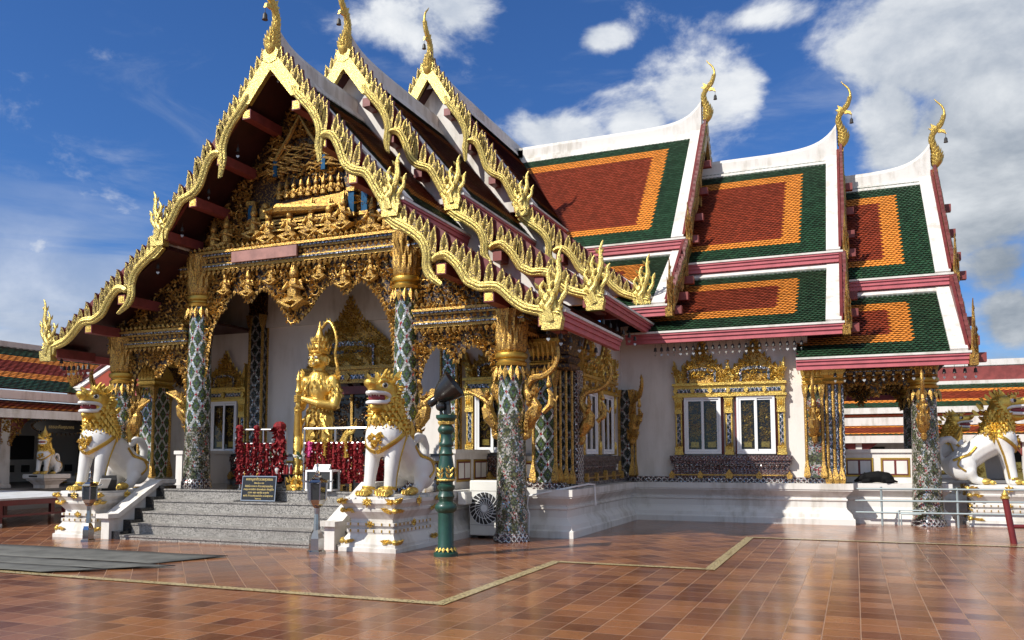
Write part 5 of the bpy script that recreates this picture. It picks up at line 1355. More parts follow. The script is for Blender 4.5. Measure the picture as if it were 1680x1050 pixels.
for z in (Z0+1.26,Z0+1.34,Z0+1.18): ring_leaves(0,0,z,.27,.25,18,-1,.15,.085)
for s in (-1, 1):
    for z in (Z0+.2,Z0+.32,Z0+.62,Z0+.72,Z0+.9,Z0+1.0): ring_leaves(s*.21,0,z,.16,.15,10,-1,.12,.07)
    for z in (Z0+1.62,Z0+1.74): ring_leaves(s*.44,.02,z,.13,.13,9,-1,.12,.07)
    for q in range(4): m.leaf((s*.44,.0,Z0+1.88+.03*q), (s*(1-.2*q),0,.5+.3*q), (0,-1,0), .2, .09, .04)
for q in range(7): m.leaf((random.uniform(-.12,.12),-.27,Z0+1.22-.12*q), (random.uniform(-.3,.3),-.15,-1), (0,-1,0), .24, .17, .05)
for s in (-1, 1):
    for q in range(4): m.leaf((s*(.18+.04*q),-.2,Z0+1.12-.07*q), (s*.8,-.1,-.6), (0,-1,0), .26, .11, .04)
place(m.build('armour', 'gold_statue', None), G)
for s, lst in ((1, [(.20,.05,Z0+.62),(.42,.05,Z0+.52),(.60,.05,Z0+.62),(.72,.05,Z0+.80),(.86,.05,Z0+.84),(.95,.05,Z0+.98)]), (-1, [(-.20,.05,Z0+.62),(-.36,.05,Z0+.55),(-.50,.05,Z0+.70),(-.62,.05,Z0+.86),(-.60,.05,Z0+1.02)])):
    m = MB(); sp = smoothpath(lst, 4); m.tube(sp, [lerp(.13,.04,i/len(sp)) for i in range(len(sp))], 8, 0, .35, nrm=(0,1,0))
    for i in range(2, len(sp)-1, 2): d = Vector(sp[i+1])-Vector(sp[i]); m.leaf(sp[i], d.normalized()*.7+Vector((s*.2,0,.7)), (0,-1,0), .19, .09, .04)
    place(m.build('sash', 'gold_statue', None), G)
m = MB(); m.lathe([(.62,.92),(.62,1.0),(.55,1.03),(.58,1.08),(.58,1.12),(.5,1.18),(.52,Z0+.0)], 28, (0,-.08,0))
for q in range(24):
    a = 2*math.pi*q/24; d = Vector((math.cos(a), math.sin(a), 0)); m.leaf(d*.57+Vector((0,-.08,1.02)), d*.25+Vector((0,0,1)), d, .2, .15, .04)
for sx, sy in ((-.5,-.4),(.5,-.4),(0,-.62)):   # crouching bearers at the foot
    bust(lambda a, b_, w: Vector((sx+a, sy-w, 1.05+b_)), 0, 0, .7, .0, mb=m, kneel=True)
m.m = [0]*len(m.m); place(m.build('lotus_base', 'gold_statue', None), G)
# ------------------------------------------------------------------ things on and before the porch
def steel_rail(label, x0, x1, y0, y1):
    t = thing('steel_railing', label, 'railing', (x0, y0, ZT), 0, 'steel railings round the golden giant')
    pts = [(x0,y0),(x1,y1)] 
    n = 3
    for k in range(n):
        f = k/(n-1); m = MB(); x = lerp(x0,x1,f); y = lerp(y0,y1,f); m.tube([(x,y,ZT),(x,y,ZT+1.18)], .022, 8); m.lathe([(.05,0),(.05,.012),(.025,.03)], 12, (x,y,ZT)); par(m.build('post', 'steel', None, smooth=True), t)
    for z in (1.18, .90):
        m = MB(); m.tube([(x0,y0,ZT+z),(x1,y1,ZT+z)], .022, 8); par(m.build('rail', 'steel', None, smooth=True), t)
    return t
steel_rail('low steel railing hung with red garlands left of the golden giant', -11.30, -10.42, 13.35, 13.62)
steel_rail('long steel railing hung with red garlands right of the golden giant, behind the glass box', -9.78, -8.38, 13.35, 13.35)
steel_rail('steel railing with garlands running back beside the golden giant toward the temple wall', -8.38, -8.40, 13.37, 14.6)
def garland(label, x, y, z, L, r, m_='red_cloth', n=1, top=False):
    m = MB(); rows = int(L/.035)
    for i in range(rows):
        zz = -L*i/rows; rr = r*random.uniform(.75,1.1)
        for k in range(7):
            a = random.uniform(0,6.28); d = Vector((math.cos(a)*1.0, math.sin(a)*.8, -.35))
            m.leaf(Vector((random.uniform(-.3,.3)*r, random.uniform(-.3,.3)*r, zz)), d, Vector((d.y,-d.x,.4)), rr*random.uniform(.8,1.25), rr*.75, rr*.3)
    m.tube([(0,0,.02),(0,0,-L*.5),(0,0,-L)], r*.45, 7)
    if top: m.ell((0,0,.0), (r*.9,r*.8,r*.7), 8, 6)
    o = m.build('garland', m_, None); o.location = (x, y, z)
    tag(o, label, 'garland', 'red garlands tied along the railings')
    # small pale beads and ribbon ends
    m = MB()
    for i in range(int(L/.3)):
        a = random.uniform(3.6,5.8); m.ell((math.cos(a)*r*.95, math.sin(a)*r*.95, -random.uniform(.1,.95)*L), (.010,.010,.016), 6, 5)
    if m.v: place(m.build('bead', 'ivory', None), o)
    return o
g1 = 'red garland among many hung close together on the left railing'
g2 = 'red garland among many hung close together on the long right railing'
g3 = 'red garland among those on the railing that runs back to the wall'
zr_ = ZT+.92
for i in range(7):
    f = (i+.3)/7; garland(g1, lerp(-11.3,-10.42,f), lerp(13.33,13.6,f)-.02, zr_-.02, random.uniform(.62,.85), .075)
garland('tallest red garland wound down the front post of the left railing', -11.30, 13.30, ZT+1.22, 1.06, .085, top=True)
garland('short red garland looped over the top rail left of the golden giant', -10.98, 13.42, ZT+1.22, .5, .07, top=True)
garland('thick bunched red garland over the top rail beside the giant\'s club', -10.52, 13.55, ZT+1.24, .8, .15, top=True)
for i in range(11):
    f = (i+.5)/11; garland(g2, lerp(-9.74,-8.45,f), 13.33, zr_-.02, random.uniform(.62,.86), .075)
for i in range(6):
    garland(g3, -8.40, 13.5+.17*i, zr_+.22, random.uniform(.9,1.05), .085)
garland('pink ribbon garland near the left end of the long right railing', -9.60, 13.26, zr_, .28, .055, 'pink_cloth')
garland('olive gold tassel hanging on the middle of the long right railing', -9.25, 13.26, zr_, .26, .05, 'gold_band')
garland('olive gold tassel hanging near the lion on the long right railing', -8.78, 13.26, zr_, .30, .06, 'gold_band')
# black granite altar, vases, bottles
t = thing('altar_block', 'polished black granite block under the golden giant', 'altar', (-10.02, 14.1, ZT))
m = MB(); m.square([(.03,ZT+.008),(.03,ZT+.06),(0,ZT+.07),(0,ZT+.24),(.04,ZT+.25),(.04,ZT+.30)], (-10.2, 13.95), 0, .72, .33); par(m.build('block', 'blackstone', None), t)
def vase(label, x, y, z, h, r, m_='white_gloss', flowers=True):
    m = MB(); m.lathe([(r*.55,0),(r*.9,h*.25),(r,h*.45),(r*.6,h*.75),(r*.5,h*.85),(r*.75,h)], 16); o = m.build('vase', m_, None, smooth=True); o.location = (x,y,z); tag(o, label, 'vase', 'vases by the altar')
    if flowers:
        m = MB()
        for k in range(34):
            d = Vector((random.gauss(0,.5), random.gauss(0,.4), random.uniform(.4,1.2))); p = Vector((0,0,h))+d*.13
            m.leaf(p, d, (0,-1,.3), .12, .06, .02, 0 if k % 3 else 1)
            if k % 4 == 0: m.ell(p+d*.05, .028, 6, 5, 1)
        place(m.build('flowers', ['leafgreen', 'ivory'], None), o)
vase('white vase of green leaves and pale flowers at the left of the altar', -10.55, 13.56, ZT+.30, .24, .07)
vase('small gold vase of dark leaves beside the giant\'s club', -10.02, 13.62, ZT+.30, .20, .06, 'gold')
vase('plain white urn near the left railing post', -11.02, 13.62, ZT+.006, .36, .09, 'white_gloss', False)
vase('dark bronze incense bowl on the altar', -10.76, 13.7, ZT+.30, .14, .14, 'bell', False)
for k, (x, y) in enumerate(((-10.38,13.55),(-10.30,13.53),(-10.24,13.57),(-10.95,13.50))):
    m = MB(); m.lathe([(.030,0),(.032,.10),(.024,.13),(.011,.17),(.011,.19)], 12, mi=0); m.lathe([(.013,.185),(.013,.205)], 10, mi=1); o = m.build('drink_bottle', ['red_cloth', 'ivory'], None, smooth=True)
    o.location = (x, y, ZT+.30 if k < 3 else ZT+.006); tag(o, 'small red drink bottle, one of the three clustered on the altar' if k < 3 else 'lone red drink bottle on the floor behind the black sign', 'bottle', 'offering bottles')
# black sign with gold lettering
t = thing('notice_board', 'black notice board with gold lettering propped on the top granite step', 'sign', (-10.5, 12.93, .71))
m = MB(); F = lambda a, b, w: Vector((-10.52+a, 12.96-w+b*.10, .73+b))
m.prism([(-.40,0),(.40,0),(.40,.47),(-.40,.47)], F, 0, .025); par(m.build('panel', 'black', None), t)
m = MB()
for a0,b0,a1,b1 in ((-.40,0,.40,.015),(-.40,.455,.40,.47),(-.40,.015,-.385,.455),(.385,.015,.40,.455)): m.prism([(a0,b0),(a1,b0),(a1,b1),(a0,b1)], F, .025, .033)
par(m.build('rim', 'steel', None), t)
m = MB(); m.box(-11.05, 12.88, .712, -9.95, 13.05, .73); par(m.build('base_plate', 'black_matt', None), t)
def text(name, s, fn, size, m_, parent, align='CENTER', ext=.002, rot=None, width=None):
    c = bpy.data.curves.new(name, 'FONT'); c.body = s; c.size = size; c.align_x = align; c.align_y = 'CENTER'; c.extrude = ext
    c.materials.append(M[m_]); o = bpy.data.objects.new(name, c); COL.objects.link(o); o.location = fn; o.rotation_euler = rot or (R(90),0,0)
    bpy.context.view_layer.update()
    if width and o.dimensions.x > 1e-4: o.scale = (width/o.dimensions.x,)*3 if width < o.dimensions.x else (1,1,1)
    dg = bpy.context.evaluated_depsgraph_get(); me = bpy.data.meshes.new_from_object(o.evaluated_get(dg)); q = bpy.data.objects.new(name, me); COL.objects.link(q)
    q.location = o.location; q.rotation_euler = o.rotation_euler; q.scale = o.scale; bpy.data.objects.remove(o)
    if not me.materials: me.materials.append(M[m_])
    par(q, parent); return q
for b, s, sz, wd in ((.405,'คาถาบูชาท้าวเวสสุวรรณ',.072,.62),(.335,'ตั้งนะโม ๓ จบ',.045,.70),(.275,'อิติปิโส ภะคะวา ท้าวเวสสุวรรณโณ',.05,.66),(.215,'จาตุมะหาราชิกา ยักขะพันตา ภัทภูริโต',.05,.72),(.155,'เวสสะ พุสะ พุทธัง อะระหัง',.05,.56),(.095,'พุทโธ ท้าวเวสสุวรรณโณ นะโมพุทธายะ',.05,.70),(.04,'วัดพระธาตุ',.034,.2)):
    text('lettering', s, F(0, b, .028), sz, 'signgold', t, rot=(R(90-5.7),0,0), width=wd)
# glass donation box with a paper on top
t = thing('glass_box', 'white framed glass box with a paper on top at the porch edge', 'box', (-9.22, 13.2, ZT))
m = MB(); x0,x1,y0,y1,z0,z1 = -9.50,-8.95,13.05,13.30,ZT+.01,ZT+.40
for x in (x0,x1,(x0+x1)/2):
    for y in (y0,y1): m.beam((x,y,z0),(x,y,z1), .035, .035)
for z in (z0+.018,z1-.018):
    for y in (y0,y1): m.beam((x0+.018,y,z),(x1-.018,y,z), .034, .034)
    for x in (x0,x1): m.beam((x,y0+.018,z),(x,y1-.018,z), .034, .034)
par(m.build('frame', 'white_metal', None), t)
m = MB(); m.box(x0+.01,y0+.01,z0+.02,x1-.01,y1-.01,z1-.02); par(m.build('pane', 'glass', None), t)
m = MB(); m.add([(-9.38,13.08,z1+.005),(-9.03,13.08,z1+.005),(-9.03,13.14,z1+.10),(-9.38,13.14,z1+.10)], [(0,1,2,3)]); m.box(-9.38,13.14,z1+.003,-9.03,13.15,z1+.10); par(m.build('paper', 'white_metal', None), t)
m = MB()
for k in range(9):
    for r_ in range(2): m.beam((-9.34+k*.032,13.096+r_*.025,z1+.035+r_*.04),(-9.34+k*.032+.02,13.096+r_*.025,z1+.035+r_*.04), .004, .012)
par(m.build('handwriting', 'black_matt', None), t)
# chromed garden lamps
def chrome_lamp(label, x, y, h):
    t = thing('chrome_lamp', label, 'lamp', (x, y, 0), R(20), 'chrome lanterns at the foot of the steps'); k = h/1.40
    m = MB(); m.lathe([(.16*k,0),(.16*k,.05*k),(.125*k,.07*k),(.125*k,.26*k),(.10*k,.34*k),(.06*k,.40*k)], 6); place(m.build('foot', 'chrome', None), t)
    m = MB(); m.lathe([(.06*k,.40*k),(.055*k,.50*k),(.045*k,.66*k),(.05*k,.76*k),(.09*k,.80*k)], 8); place(m.build('stem', 'chrome', None), t)
    m = MB(); m.lathe([(.04*k,.76*k),(.12*k,.83*k),(.155*k,.90*k)], 6); m.lathe([(.165*k,1.18*k),(.19*k,1.19*k),(.14*k,1.23*k),(.06*k,1.27*k),(.07*k,1.30*k),(.03*k,1.32*k),(.045*k,1.35*k),(.015*k,1.38*k),(.012*k,1.44*k),(.03*k,1.46*k),(.004*k,1.51*k)], 6)
    for q in range(6):
        a = q*math.pi/3; m.beam((.15*k*math.cos(a),.15*k*math.sin(a),.89*k),(.16*k*math.cos(a),.16*k*math.sin(a),1.18*k), .022*k, .022*k)
        m.prism([(-.03,0),(.05,.01),(.08,.045),(.03,.03)], lambda p, z, w: Vector(((.19*k+p)*math.cos(a)-w*math.sin(a), (.19*k+p)*math.sin(a)+w*math.cos(a), 1.18*k+z)), -.01, .01)
    place(m.build('lantern_cage', 'chrome', None), t)
    m = MB(); m.lathe([(.145*k,.90*k),(.155*k,1.175*k)], 6); place(m.build('lantern_glass', 'glass', None), t)
chrome_lamp('chrome lantern on the tiles between the granite steps and the right lion pedestal', -8.12, 11.45, 1.36)
chrome_lamp('chrome lantern on the tiles before the left lion pedestal', -13.22, 11.5, 1.22)
# floodlight lying by the left lion
t = thing('floodlight', 'small dark floodlight lying beside the left lion on its pedestal', 'floodlight', (-13.66, 12.35, HP))
m = MB(); m.beam((-13.78,12.42,HP+.02),(-13.62,12.30,HP+.26), .26, .14); par(m.build('housing', 'black_matt', None), t)
m = MB(); m.beam((-13.72,12.22,HP+.06),(-13.58,12.18,HP+.24), .20, .02); par(m.build('lens', 'white_gloss', None), t)
# green post with black lamp
t = thing('green_lamp_post', 'turned green lamp post with gold leaf ornament beside the right lion', 'lamp post', (-6.03, 11.95, 0))
m = MB(); m.lathe([(.21,0),(.21,.05),(.17,.08),(.15,.10),(.15,.14),(.135,.17),(.135,.68),(.18,.72),(.195,.77),(.18,.81),(.12,.86),(.13,.90),(.15,.94),(.13,.98),(.12,1.02),(.15,1.06),(.155,1.10),(.12,1.13),(.12,1.16)], 24)
m.lathe([(.12,1.16),(.16,1.20),(.155,1.32),(.12,1.50),(.105,1.58),(.13,1.61),(.105,1.64),(.10,1.72),(.125,1.75),(.125,1.78),(.10,1.81),(.095,1.92),(.14,1.96),(.15,2.0),(.13,2.04),(.10,2.07),(.12,2.12),(.17,2.17),(.18,2.18),(.18,2.23)], 24); place(m.build('shaft', 'green', None, smooth=True), t)
m = MB()
for q in range(14):
    a = 2*math.pi*q/14; d = Vector((math.cos(a), math.sin(a), 0)); m.leaf(d*.15+Vector((0,0,.15)), d*.5+Vector((0,0,-1)), d, .09, .07, .015)
for q in range(6):
    a = 2*math.pi*q/6+.3; d = Vector((math.cos(a), math.sin(a), 0)); s_ = Vector((-d.y,d.x,0))
    m.leaf(d*.150+Vector((0,0,1.19)), d*-.18+Vector((0,0,1)), d, .42, .085, .03)
    for z, w in ((1.22,.13),(1.30,.10)): 
        for sg in (-1,1): m.leaf(d*.155+Vector((0,0,z)), s_*sg*.7+Vector((0,0,1)), d, .13, .055, .02)
m.lathe([(.165,1.185),(.168,1.20),(.16,1.215)], 20); m.lathe([(.135,2.08),(.145,2.12),(.125,2.14)], 16, flute=.08, nf=8); place(m.build('gilding', 'gold', None), t)
t.scale = (.92,.92,1)
t2 = thing('bell_lamp', 'glossy black bell shaped lamp tilted on top of the green post', 'lamp', (-6.03, 11.95, 2.23))
m = MB(); prof = [(.045,-.34),(.075,-.30),(.08,-.22),(.07,-.16),(.17,-.05),(.23,.08),(.275,.24),(.30,.30),(.285,.295),(.255,.22),(.16,.06),(.02,.0)]
m.lathe(prof, 28, cap=True); rot = Matrix.Rotation(R(12), 4, 'Z') @ Matrix.Rotation(R(52), 4, 'Y')
m.v = [tuple(rot @ Vector(p)+Vector((-.08,0,.40))) for p in m.v]; place(m.build('shade', 'black', None, smooth=True), t2)
m = MB(); m.lathe([(.05,.02),(.08,.06),(.07,.16),(.03,.22)], 14); m.v = [tuple(rot @ Vector(p)+Vector((-.08,0,.40))) for p in m.v]; place(m.build('bulb', 'grey', None, smooth=True), t2)
m = MB(); m.ell((-.10,-.03,.16), (.10,.09,.09), 12, 8); m.beam((-.02,.02,0),(-.02,.0,.30), .07, .03); m.beam((-.10,-.02,0),(-.10,-.02,.12), .04, .04); m.beam((.06,.0,.02),(.04,.0,.3), .05, .06); place(m.build('bracket', 'black', None, smooth=False), t2); t2.scale = (.86,.86,.86)
# air conditioner
t = thing('air_conditioner', 'ivory outdoor air conditioner unit behind the mosaic column', 'air conditioner', (-6.45, 14.9, 0))
ax0, ax1, ay0, ay1, az0, az1 = -6.92,-6.02,14.72,15.06,.05,1.10
m = MB(); m.box(ax0,ay0,az0,ax1,ay1,az1); b_ = m.build('casing', 'ivory', None); bv_ = b_.modifiers.new('b', 'BEVEL'); bv_.width = .02; bv_.segments = 3; par(b_, t)
m = MB(); fx, fz, fr2 = -6.60, .57, .31
m.lathe([(.315,0),(.315,.01)], 32); m.v = [(p[0]+fx, ay0-.002-p[2], p[1]+fz) for p in m.v]; par(m.build('fan_opening', 'black_matt', None), t)
m = MB()
for rr_ in (.19, .31): m.tube([(fx+math.cos(2*math.pi*k/40)*rr_, ay0-.016, fz+math.sin(2*math.pi*k/40)*rr_) for k in range(41)], .006, 5)
for q in range(20):
    a = 2*math.pi*q/20; m.tube([(fx+math.cos(a+u_)*r_, ay0-.018, fz+math.sin(a+u_)*r_) for r_, u_ in ((.05,0),(.12,.18),(.20,.42),(.31,.62))], .0075, 5)
par(m.build('fan_grille', 'white_metal', None), t)
m = MB(); m.lathe([(.065,0),(.065,.02)], 20); m.v = [(p[0]+fx, ay0-.014-p[2], p[1]+fz) for p in m.v]; par(m.build('fan_hub', 'white_metal', None), t)
m = MB(); m.box(ax0+.02,ay0-.006,.90,ax1-.02,ay0-.001,.905); m.box(ax0+.02,ay0-.006,.25,ax1-.02,ay0-.001,.255); m.box(ax1-.27,ay0-.006,.1,ax1-.265,ay0-.001,1.05); par(m.build('seam', 'grey', None), t)
for x in (ax0+.12, ax1-.12):
    m = MB(); m.box(x-.05,ay0,0,x+.05,ay1,.049); par(m.build('foot', 'black_matt', None), t)
t = thing('junction_box', 'cream electrical box on the white plinth left of the air conditioner', 'electrical box', (-6.83, 14.3, .7))
m = MB(); m.box(-6.92,14.2,.66,-6.76,14.48,.90); o = m.build('casing', 'ivory', None); b_ = o.modifiers.new('b','BEVEL'); b_.width=.01; par(o, t)
m = MB(); m.box(-6.759,14.215,.675,-6.752,14.465,.885); par(m.build('lid', 'ivory', None), t)
m = MB(); c = [(-5.02,15.15,.02),(-5.0,15.15,.45),(-5.03,15.10,.60),(-5.0,15.12,.80),(-4.99,15.3,.98),(-4.98,16.2,1.0),(-4.97,16.6,.98),(-4.955,16.62,.55)]
tag(MB().tube([(p[0]-.85 if i < 4 else p[0], p[1], p[2]) for i, p in enumerate(c)], .018, 8).build('white_pipe', 'white_metal', None, smooth=True), 'thin white pipe bent over the corner of the white plinth', 'pipe')
# the black dog asleep on the ledge
b = MB()
chain(b, [(.10,.02,.13,.12),(.32,.03,.15,.135),(.50,.03,.13,.125)]); b.ell((.50,.0,.10), (.16,.15,.11)); chain(b, [(.52,-.08,.06,.055),(.62,-.12,.04,.04),(.50,-.16,.03,.03)])
chain(b, [(.12,.0,.14,.09),(-.01,-.03,.12,.085),(-.08,-.04,.09,.06),(-.17,-.05,.05,.032)]); b.ell((-.02,-.03,.12), (.09,.08,.075))
b.lathe([(.04,0),(.005,.10)], 8, (.03,.02,.165)); b.lathe([(.04,0),(.005,.09)], 8, (.0,-.08,.155)); chain(b, [(.12,-.10,.05,.04),(-.02,-.13,.03,.03)])
chain(b, [(.62,.06,.06,.035),(.72,.0,.035,.022),(.66,-.12,.03,.015)])
dog, _ = organic('black_dog', b, .014, 'fur', 3); dog.location = (.16, 21.02, ZT); tag(dog, 'black dog asleep on the white ledge under the right porch', 'dog')
# pipe barrier, red posts
t = thing('pipe_barrier', 'grey galvanised pipe barrier across the right porch plinth', 'barrier', (1.5, 20.45, 0))
for z in (.30,.56,.82):
    m = MB(); m.tube([(-.02,20.42,z-.01),(3.9,20.42,z+.01)], .021, 8); par(m.build('rail', 'galv', None, smooth=True), t)
for x in (.52,2.02,3.6):
    m = MB(); m.tube([(x,20.44,0),(x,20.44,.86)], .024, 8); par(m.build('post', 'galv', None, smooth=True), t)
m = MB(); m.tube([(.85,20.3,.03),(.85,20.3,.36),(1.35,20.3,.36)], .018, 8); m.tube([(.9,20.3,.03),(.9,20.3,.28),(1.3,20.3,.28)], .018, 8); par(m.build('brace', 'galv', None, smooth=True), t)
t = thing('red_post_rail', 'dark red leaning post with a gold cap and cross rail at the right edge', 'fence post', (2.53, 17.2, 0))
m = MB(); m.tube([(2.56,17.2,0),(2.46,17.2,.78)], .055, 14); par(m.build('post', 'redpost', None, smooth=True), t)
m = MB(); m.lathe([(.05,0),(.075,.02),(.075,.05),(.05,.07),(.06,.09),(.03,.13),(.01,.17)], 14, (2.455,17.2,.775)); par(m.build('cap', 'gold', None, smooth=True), t)
m = MB(); m.tube([(2.54,17.2,.30),(4.2,17.4,.34)], .035, 10); m.tube([(4.2,17.4,0),(4.15,17.4,.8)], .055, 12); par(m.build('cross_rail', 'redpost', None, smooth=True), t)
# grey mats
def mat_piece(label, pts, z):
    m = MB(); N = 24; tops = []
    a, b, c, d = [Vector((*p, 0)) for p in pts]
    vs = []; fs = []
    for i in range(N+1):
        for j in range(5):
            p = a.lerp(b, i/N).lerp(d.lerp(c, i/N), j/4); e = (j in (0,4) or i in (0,N))
            vs.append((p.x+random.uniform(-.01,.01), p.y+random.uniform(-.012,.012), z+.012+(random.uniform(0,.012) if e else 0)))
    for i in range(N):
        for j in range(4): k = i*5+j; fs.append((k,k+5,k+6,k+1))
    m.add(vs, fs); o = m.build('floor_mat', 'matt_grey', None, smooth=True); s = o.modifiers.new('s','SOLIDIFY'); s.thickness = .01; s.offset = -1
    tag(o, label, 'mat', 'grey mats on the tiles')
mat_piece('large grey mat nearest the steps, with a pointed right end', [(-20,10.35),(-9.15,10.58),(-9.6,9.45),(-20,9.1)], .008)
mat_piece('middle grey mat strip on the tiles', [(-20,9.06),(-9.0,9.32),(-9.75,8.75),(-20,8.55)], .008)
mat_piece('narrow grey mat strip nearest the yellow border line', [(-20,8.5),(-9.6,8.7),(-10.3,8.2),(-20,8.2)], .008)
# ------------------------------------------------------------------ bells under the eaves
m = MB(); m.tube([(0,0,.0),(0,0,-.13)], .006, 6); m.lathe([(.018,-.10),(.042,-.13),(.046,-.20),(.06,-.235)], 12); m.tube([(0,0,-.2),(0,0,-.31)], .005, 5)
wb = m.build('wind_bell', 'bell', None, smooth=True)
h = []
for i in range(24):
    a = 2*math.pi*i/24; h.append((.040*math.sin(a)**3*1.15, -.36+.036*(.81*math.cos(a)-.31*math.cos(2*a)-.12*math.cos(3*a)-.06*math.cos(4*a))*1.35))
m = MB(); m.prism(h, lambda a, b, w: Vector((a, w, b)), -.004, .004); place(m.build('heart_pendant', 'silver', None), wb)
wb.scale = (.74, .74, .74)
first = [True]
def bell(x, y, z, label, group, rz=None):
    rz = random.uniform(-1.3,1.3) if rz is None else rz
    if first[0]: wb.location = (x,y,z); wb.rotation_euler = (0,0,rz); tag(wb, label, 'bell', group); first[0] = False; return
    o = dup(wb, (x,y,z), rz, label, group); o['category'] = 'bell'
L1 = 'dark bell with heart pendant in the row under the pink eave over the double window'
for i in range(23): bell(lerp(-4.45,-1.05,i/22), 20.16, 4.28, L1, 'bells under the right wing eave')
L2 = 'dark bell with heart pendant in the row under the lowest right porch eave'
for i in range(15): bell(lerp(-.35,2.45,i/14), 20.18, 3.5, L2, 'bells under the right porch eave')
L3 = 'dark bell with heart pendant in the row under the pink eave beside the side wall'
for i in range(11): bell(-4.72, lerp(13.8,19.2,i/10), 3.80 if i < 5 else 4.45, L3, 'bells under the nave eave')
L4 = 'dark bell with heart pendant in the row under the far left eave'
for i in range(6): bell(lerp(-16.75,-16.0,i/5), 13.75, 3.72, L4, 'bells under the left eave')
L5 = 'small grey bell hanging from a red purlin end of the front gable'
for x, z in ((XC,9.45),(XC+1.0,8.0),(XC-1.0,8.0),(XC+1.75,7.2),(XC-1.75,7.2),(XC+2.45,6.45),(XC-2.45,6.45),(XC+3.1,5.7),(XC-3.1,5.7),(XC+5.9,3.75),(XC-5.9,3.75)):
    bell(x, 13.62, z+.12, L5, 'bells on the front gable')
# ------------------------------------------------------------------ galleries around the court
def gallery_roof(F, a0, a1, pts, bands, name, parent, row=.115, tw=.2):
    """rows of scale tiles along the gallery; bands: list of (fraction, material index)"""
    (d0, z0), (d1, z1) = pts; L = math.hypot(d1-d0, z1-z0); rows = max(2, int(L/row)); mb = MB(); n = int((a1-a0)/tw)
    mb.add([F(a0,d0,z0-.02),F(a1,d0,z0-.02),F(a1,d1,z1-.02),F(a0,d1,z1-.02)], [(0,1,2,3)], 2)
    for r in range(rows):
        f = (r+.5)/rows; mi = 0
        for fr, q in bands:
            if f <= fr: mi = q; break
        za, zb = lerp(z0,z1,r/rows), lerp(z0,z1,(r+1.35)/rows); da, db = lerp(d0,d1,r/rows), lerp(d0,d1,(r+1.35)/rows)
        dm, zm = lerp(d0,d1,(r+.9)/rows), lerp(z0,z1,(r+.9)/rows)
        for c in range(n):
            a = a0+tw*(c+(.5 if r % 2 else 0)); w2 = tw*.48
            mb.add([F(a,da,za+.005),F(a+w2*2,da,za+.005),F(a+w2*2,dm,zm+.03),F(a+w2,db,zb+.035),F(a,dm,zm+.03)], [(0,1,2,3,4)], mi)
    return mb.build(name, ['t_green','t_orange','t_red'], parent)
BN = [(.24,0),(.36,1),(.64,2),(.76,1),(1,0)]
B2 = [(.25,0),(.42,1),(.80,2),(1,1)]
# left gallery, runs back along Y; d grows towards the court (+X)
FLg = lambda a, d, z: Vector((-27+d, a, z))
LG = thing('court_gallery', 'long cloister gallery with banded tile roof and white columns at far left', 'building', (-27, 25, 0))
A0, A1 = 6.0, 50.0
gallery_roof(FLg, A0, 36, ((0.05,5.35),(3.5,3.62)), BN, 'upper_roof', LG, .125, .24)
gallery_roof(FLg, A0, 36, ((3.3,3.30),(4.35,2.96)), B2, 'lower_roof', LG, .10, .24)
def gbox(F, a0, a1, d0, d1, z0, z1, name, m_, parent):
    m = MB(); vs = [F(a,d,z) for z in (z0,z1) for a,d in ((a0,d0),(a1,d0),(a1,d1),(a0,d1))]; m.add(vs, [(3,2,1,0),(4,5,6,7),(0,1,5,4),(1,2,6,5),(2,3,7,6),(3,0,4,7)]); return m.build(name, m_, parent)
gbox(FLg, A0, A1, -.15, .15, 5.34, 5.52, 'ridge', 'white', LG); gbox(FLg, A0, A1, 3.42, 3.62, 3.30, 3.56, 'fascia', 'white', LG)
gbox(FLg, A0, A1, 4.28, 4.42, 2.70, 2.95, 'fascia', 'white', LG); gbox(FLg, A0, A1, -2.0, 4.26, 2.86, 2.90, 'ceiling', 'darkwall', LG)
gbox(FLg, A0, A1, -2.2, -2.0, .6, 3.2, 'back_wall', 'darkwall', LG); gbox(FLg, A0, A1, -2.2, 4.0, 0, .62, 'floor_slab', 'grey', LG)
for k, y in enumerate((11.2,14.4,17.65,20.9,24.15,27.4,30.6,33.8,37)):
    m = MB(); m.square([(.03,.62),(.03,.70),(0,.74),(-.025,2.30),(-.03,2.70)], (-24,y), 0, .17, .17); c = m.build('column', 'white', LG)
    m = MB()
    for sg in (-1,1):
        Fb = lambda a, b, w: Vector((-23.98+w, y+sg*a, b)); pl = [(.0,2.75),(.85,2.75),(.62,2.58),(.48,2.36),(.30,2.28),(.22,2.02),(.12,1.85),(.10,2.3),(.0,2.3)]
        m.prism(pl, Fb, -.06, .10, 0); relief(m, pl, Fb, 120, .07, .15, 1, .05, .12, .10)
    m.build('bracket', ['redbox','gold_relief'], c)
for y0, y1, z0, z1 in ((19.0,20.9,1.3,2.35),(21.6,22.6,1.45,2.35),(24.6,26.0,1.3,2.35),(28,29.4,1.3,2.35),(14.5,16.5,1.3,2.35)):
    w_ = gbox(FLg, y0, y1, -1.99, -1.95, z0, z1, 'window', 'void', LG)
    gbox(FLg, y1, y1+.08, -1.99, -1.90, z0, z1, 'frame', 'white', w_)
for k in range(14):
    y = 18.4+k*.62; o = gbox(FLg, y, y+.30, -1.98, -1.92, .98, 1.24, 'framed_picture', 'black_matt', None)
    tag(o, 'small dark framed picture in the row along the left gallery wall', 'picture', 'pictures on the gallery wall')
t = thing('hanging_sign', 'long dark carved board with faint lettering hung under the left gallery eave', 'sign', (-23.55, 19.2, 2.6))
Fh = lambda a, b, w: Vector((-23.5+w, 19.25+a, 2.52+b)); m = MB()
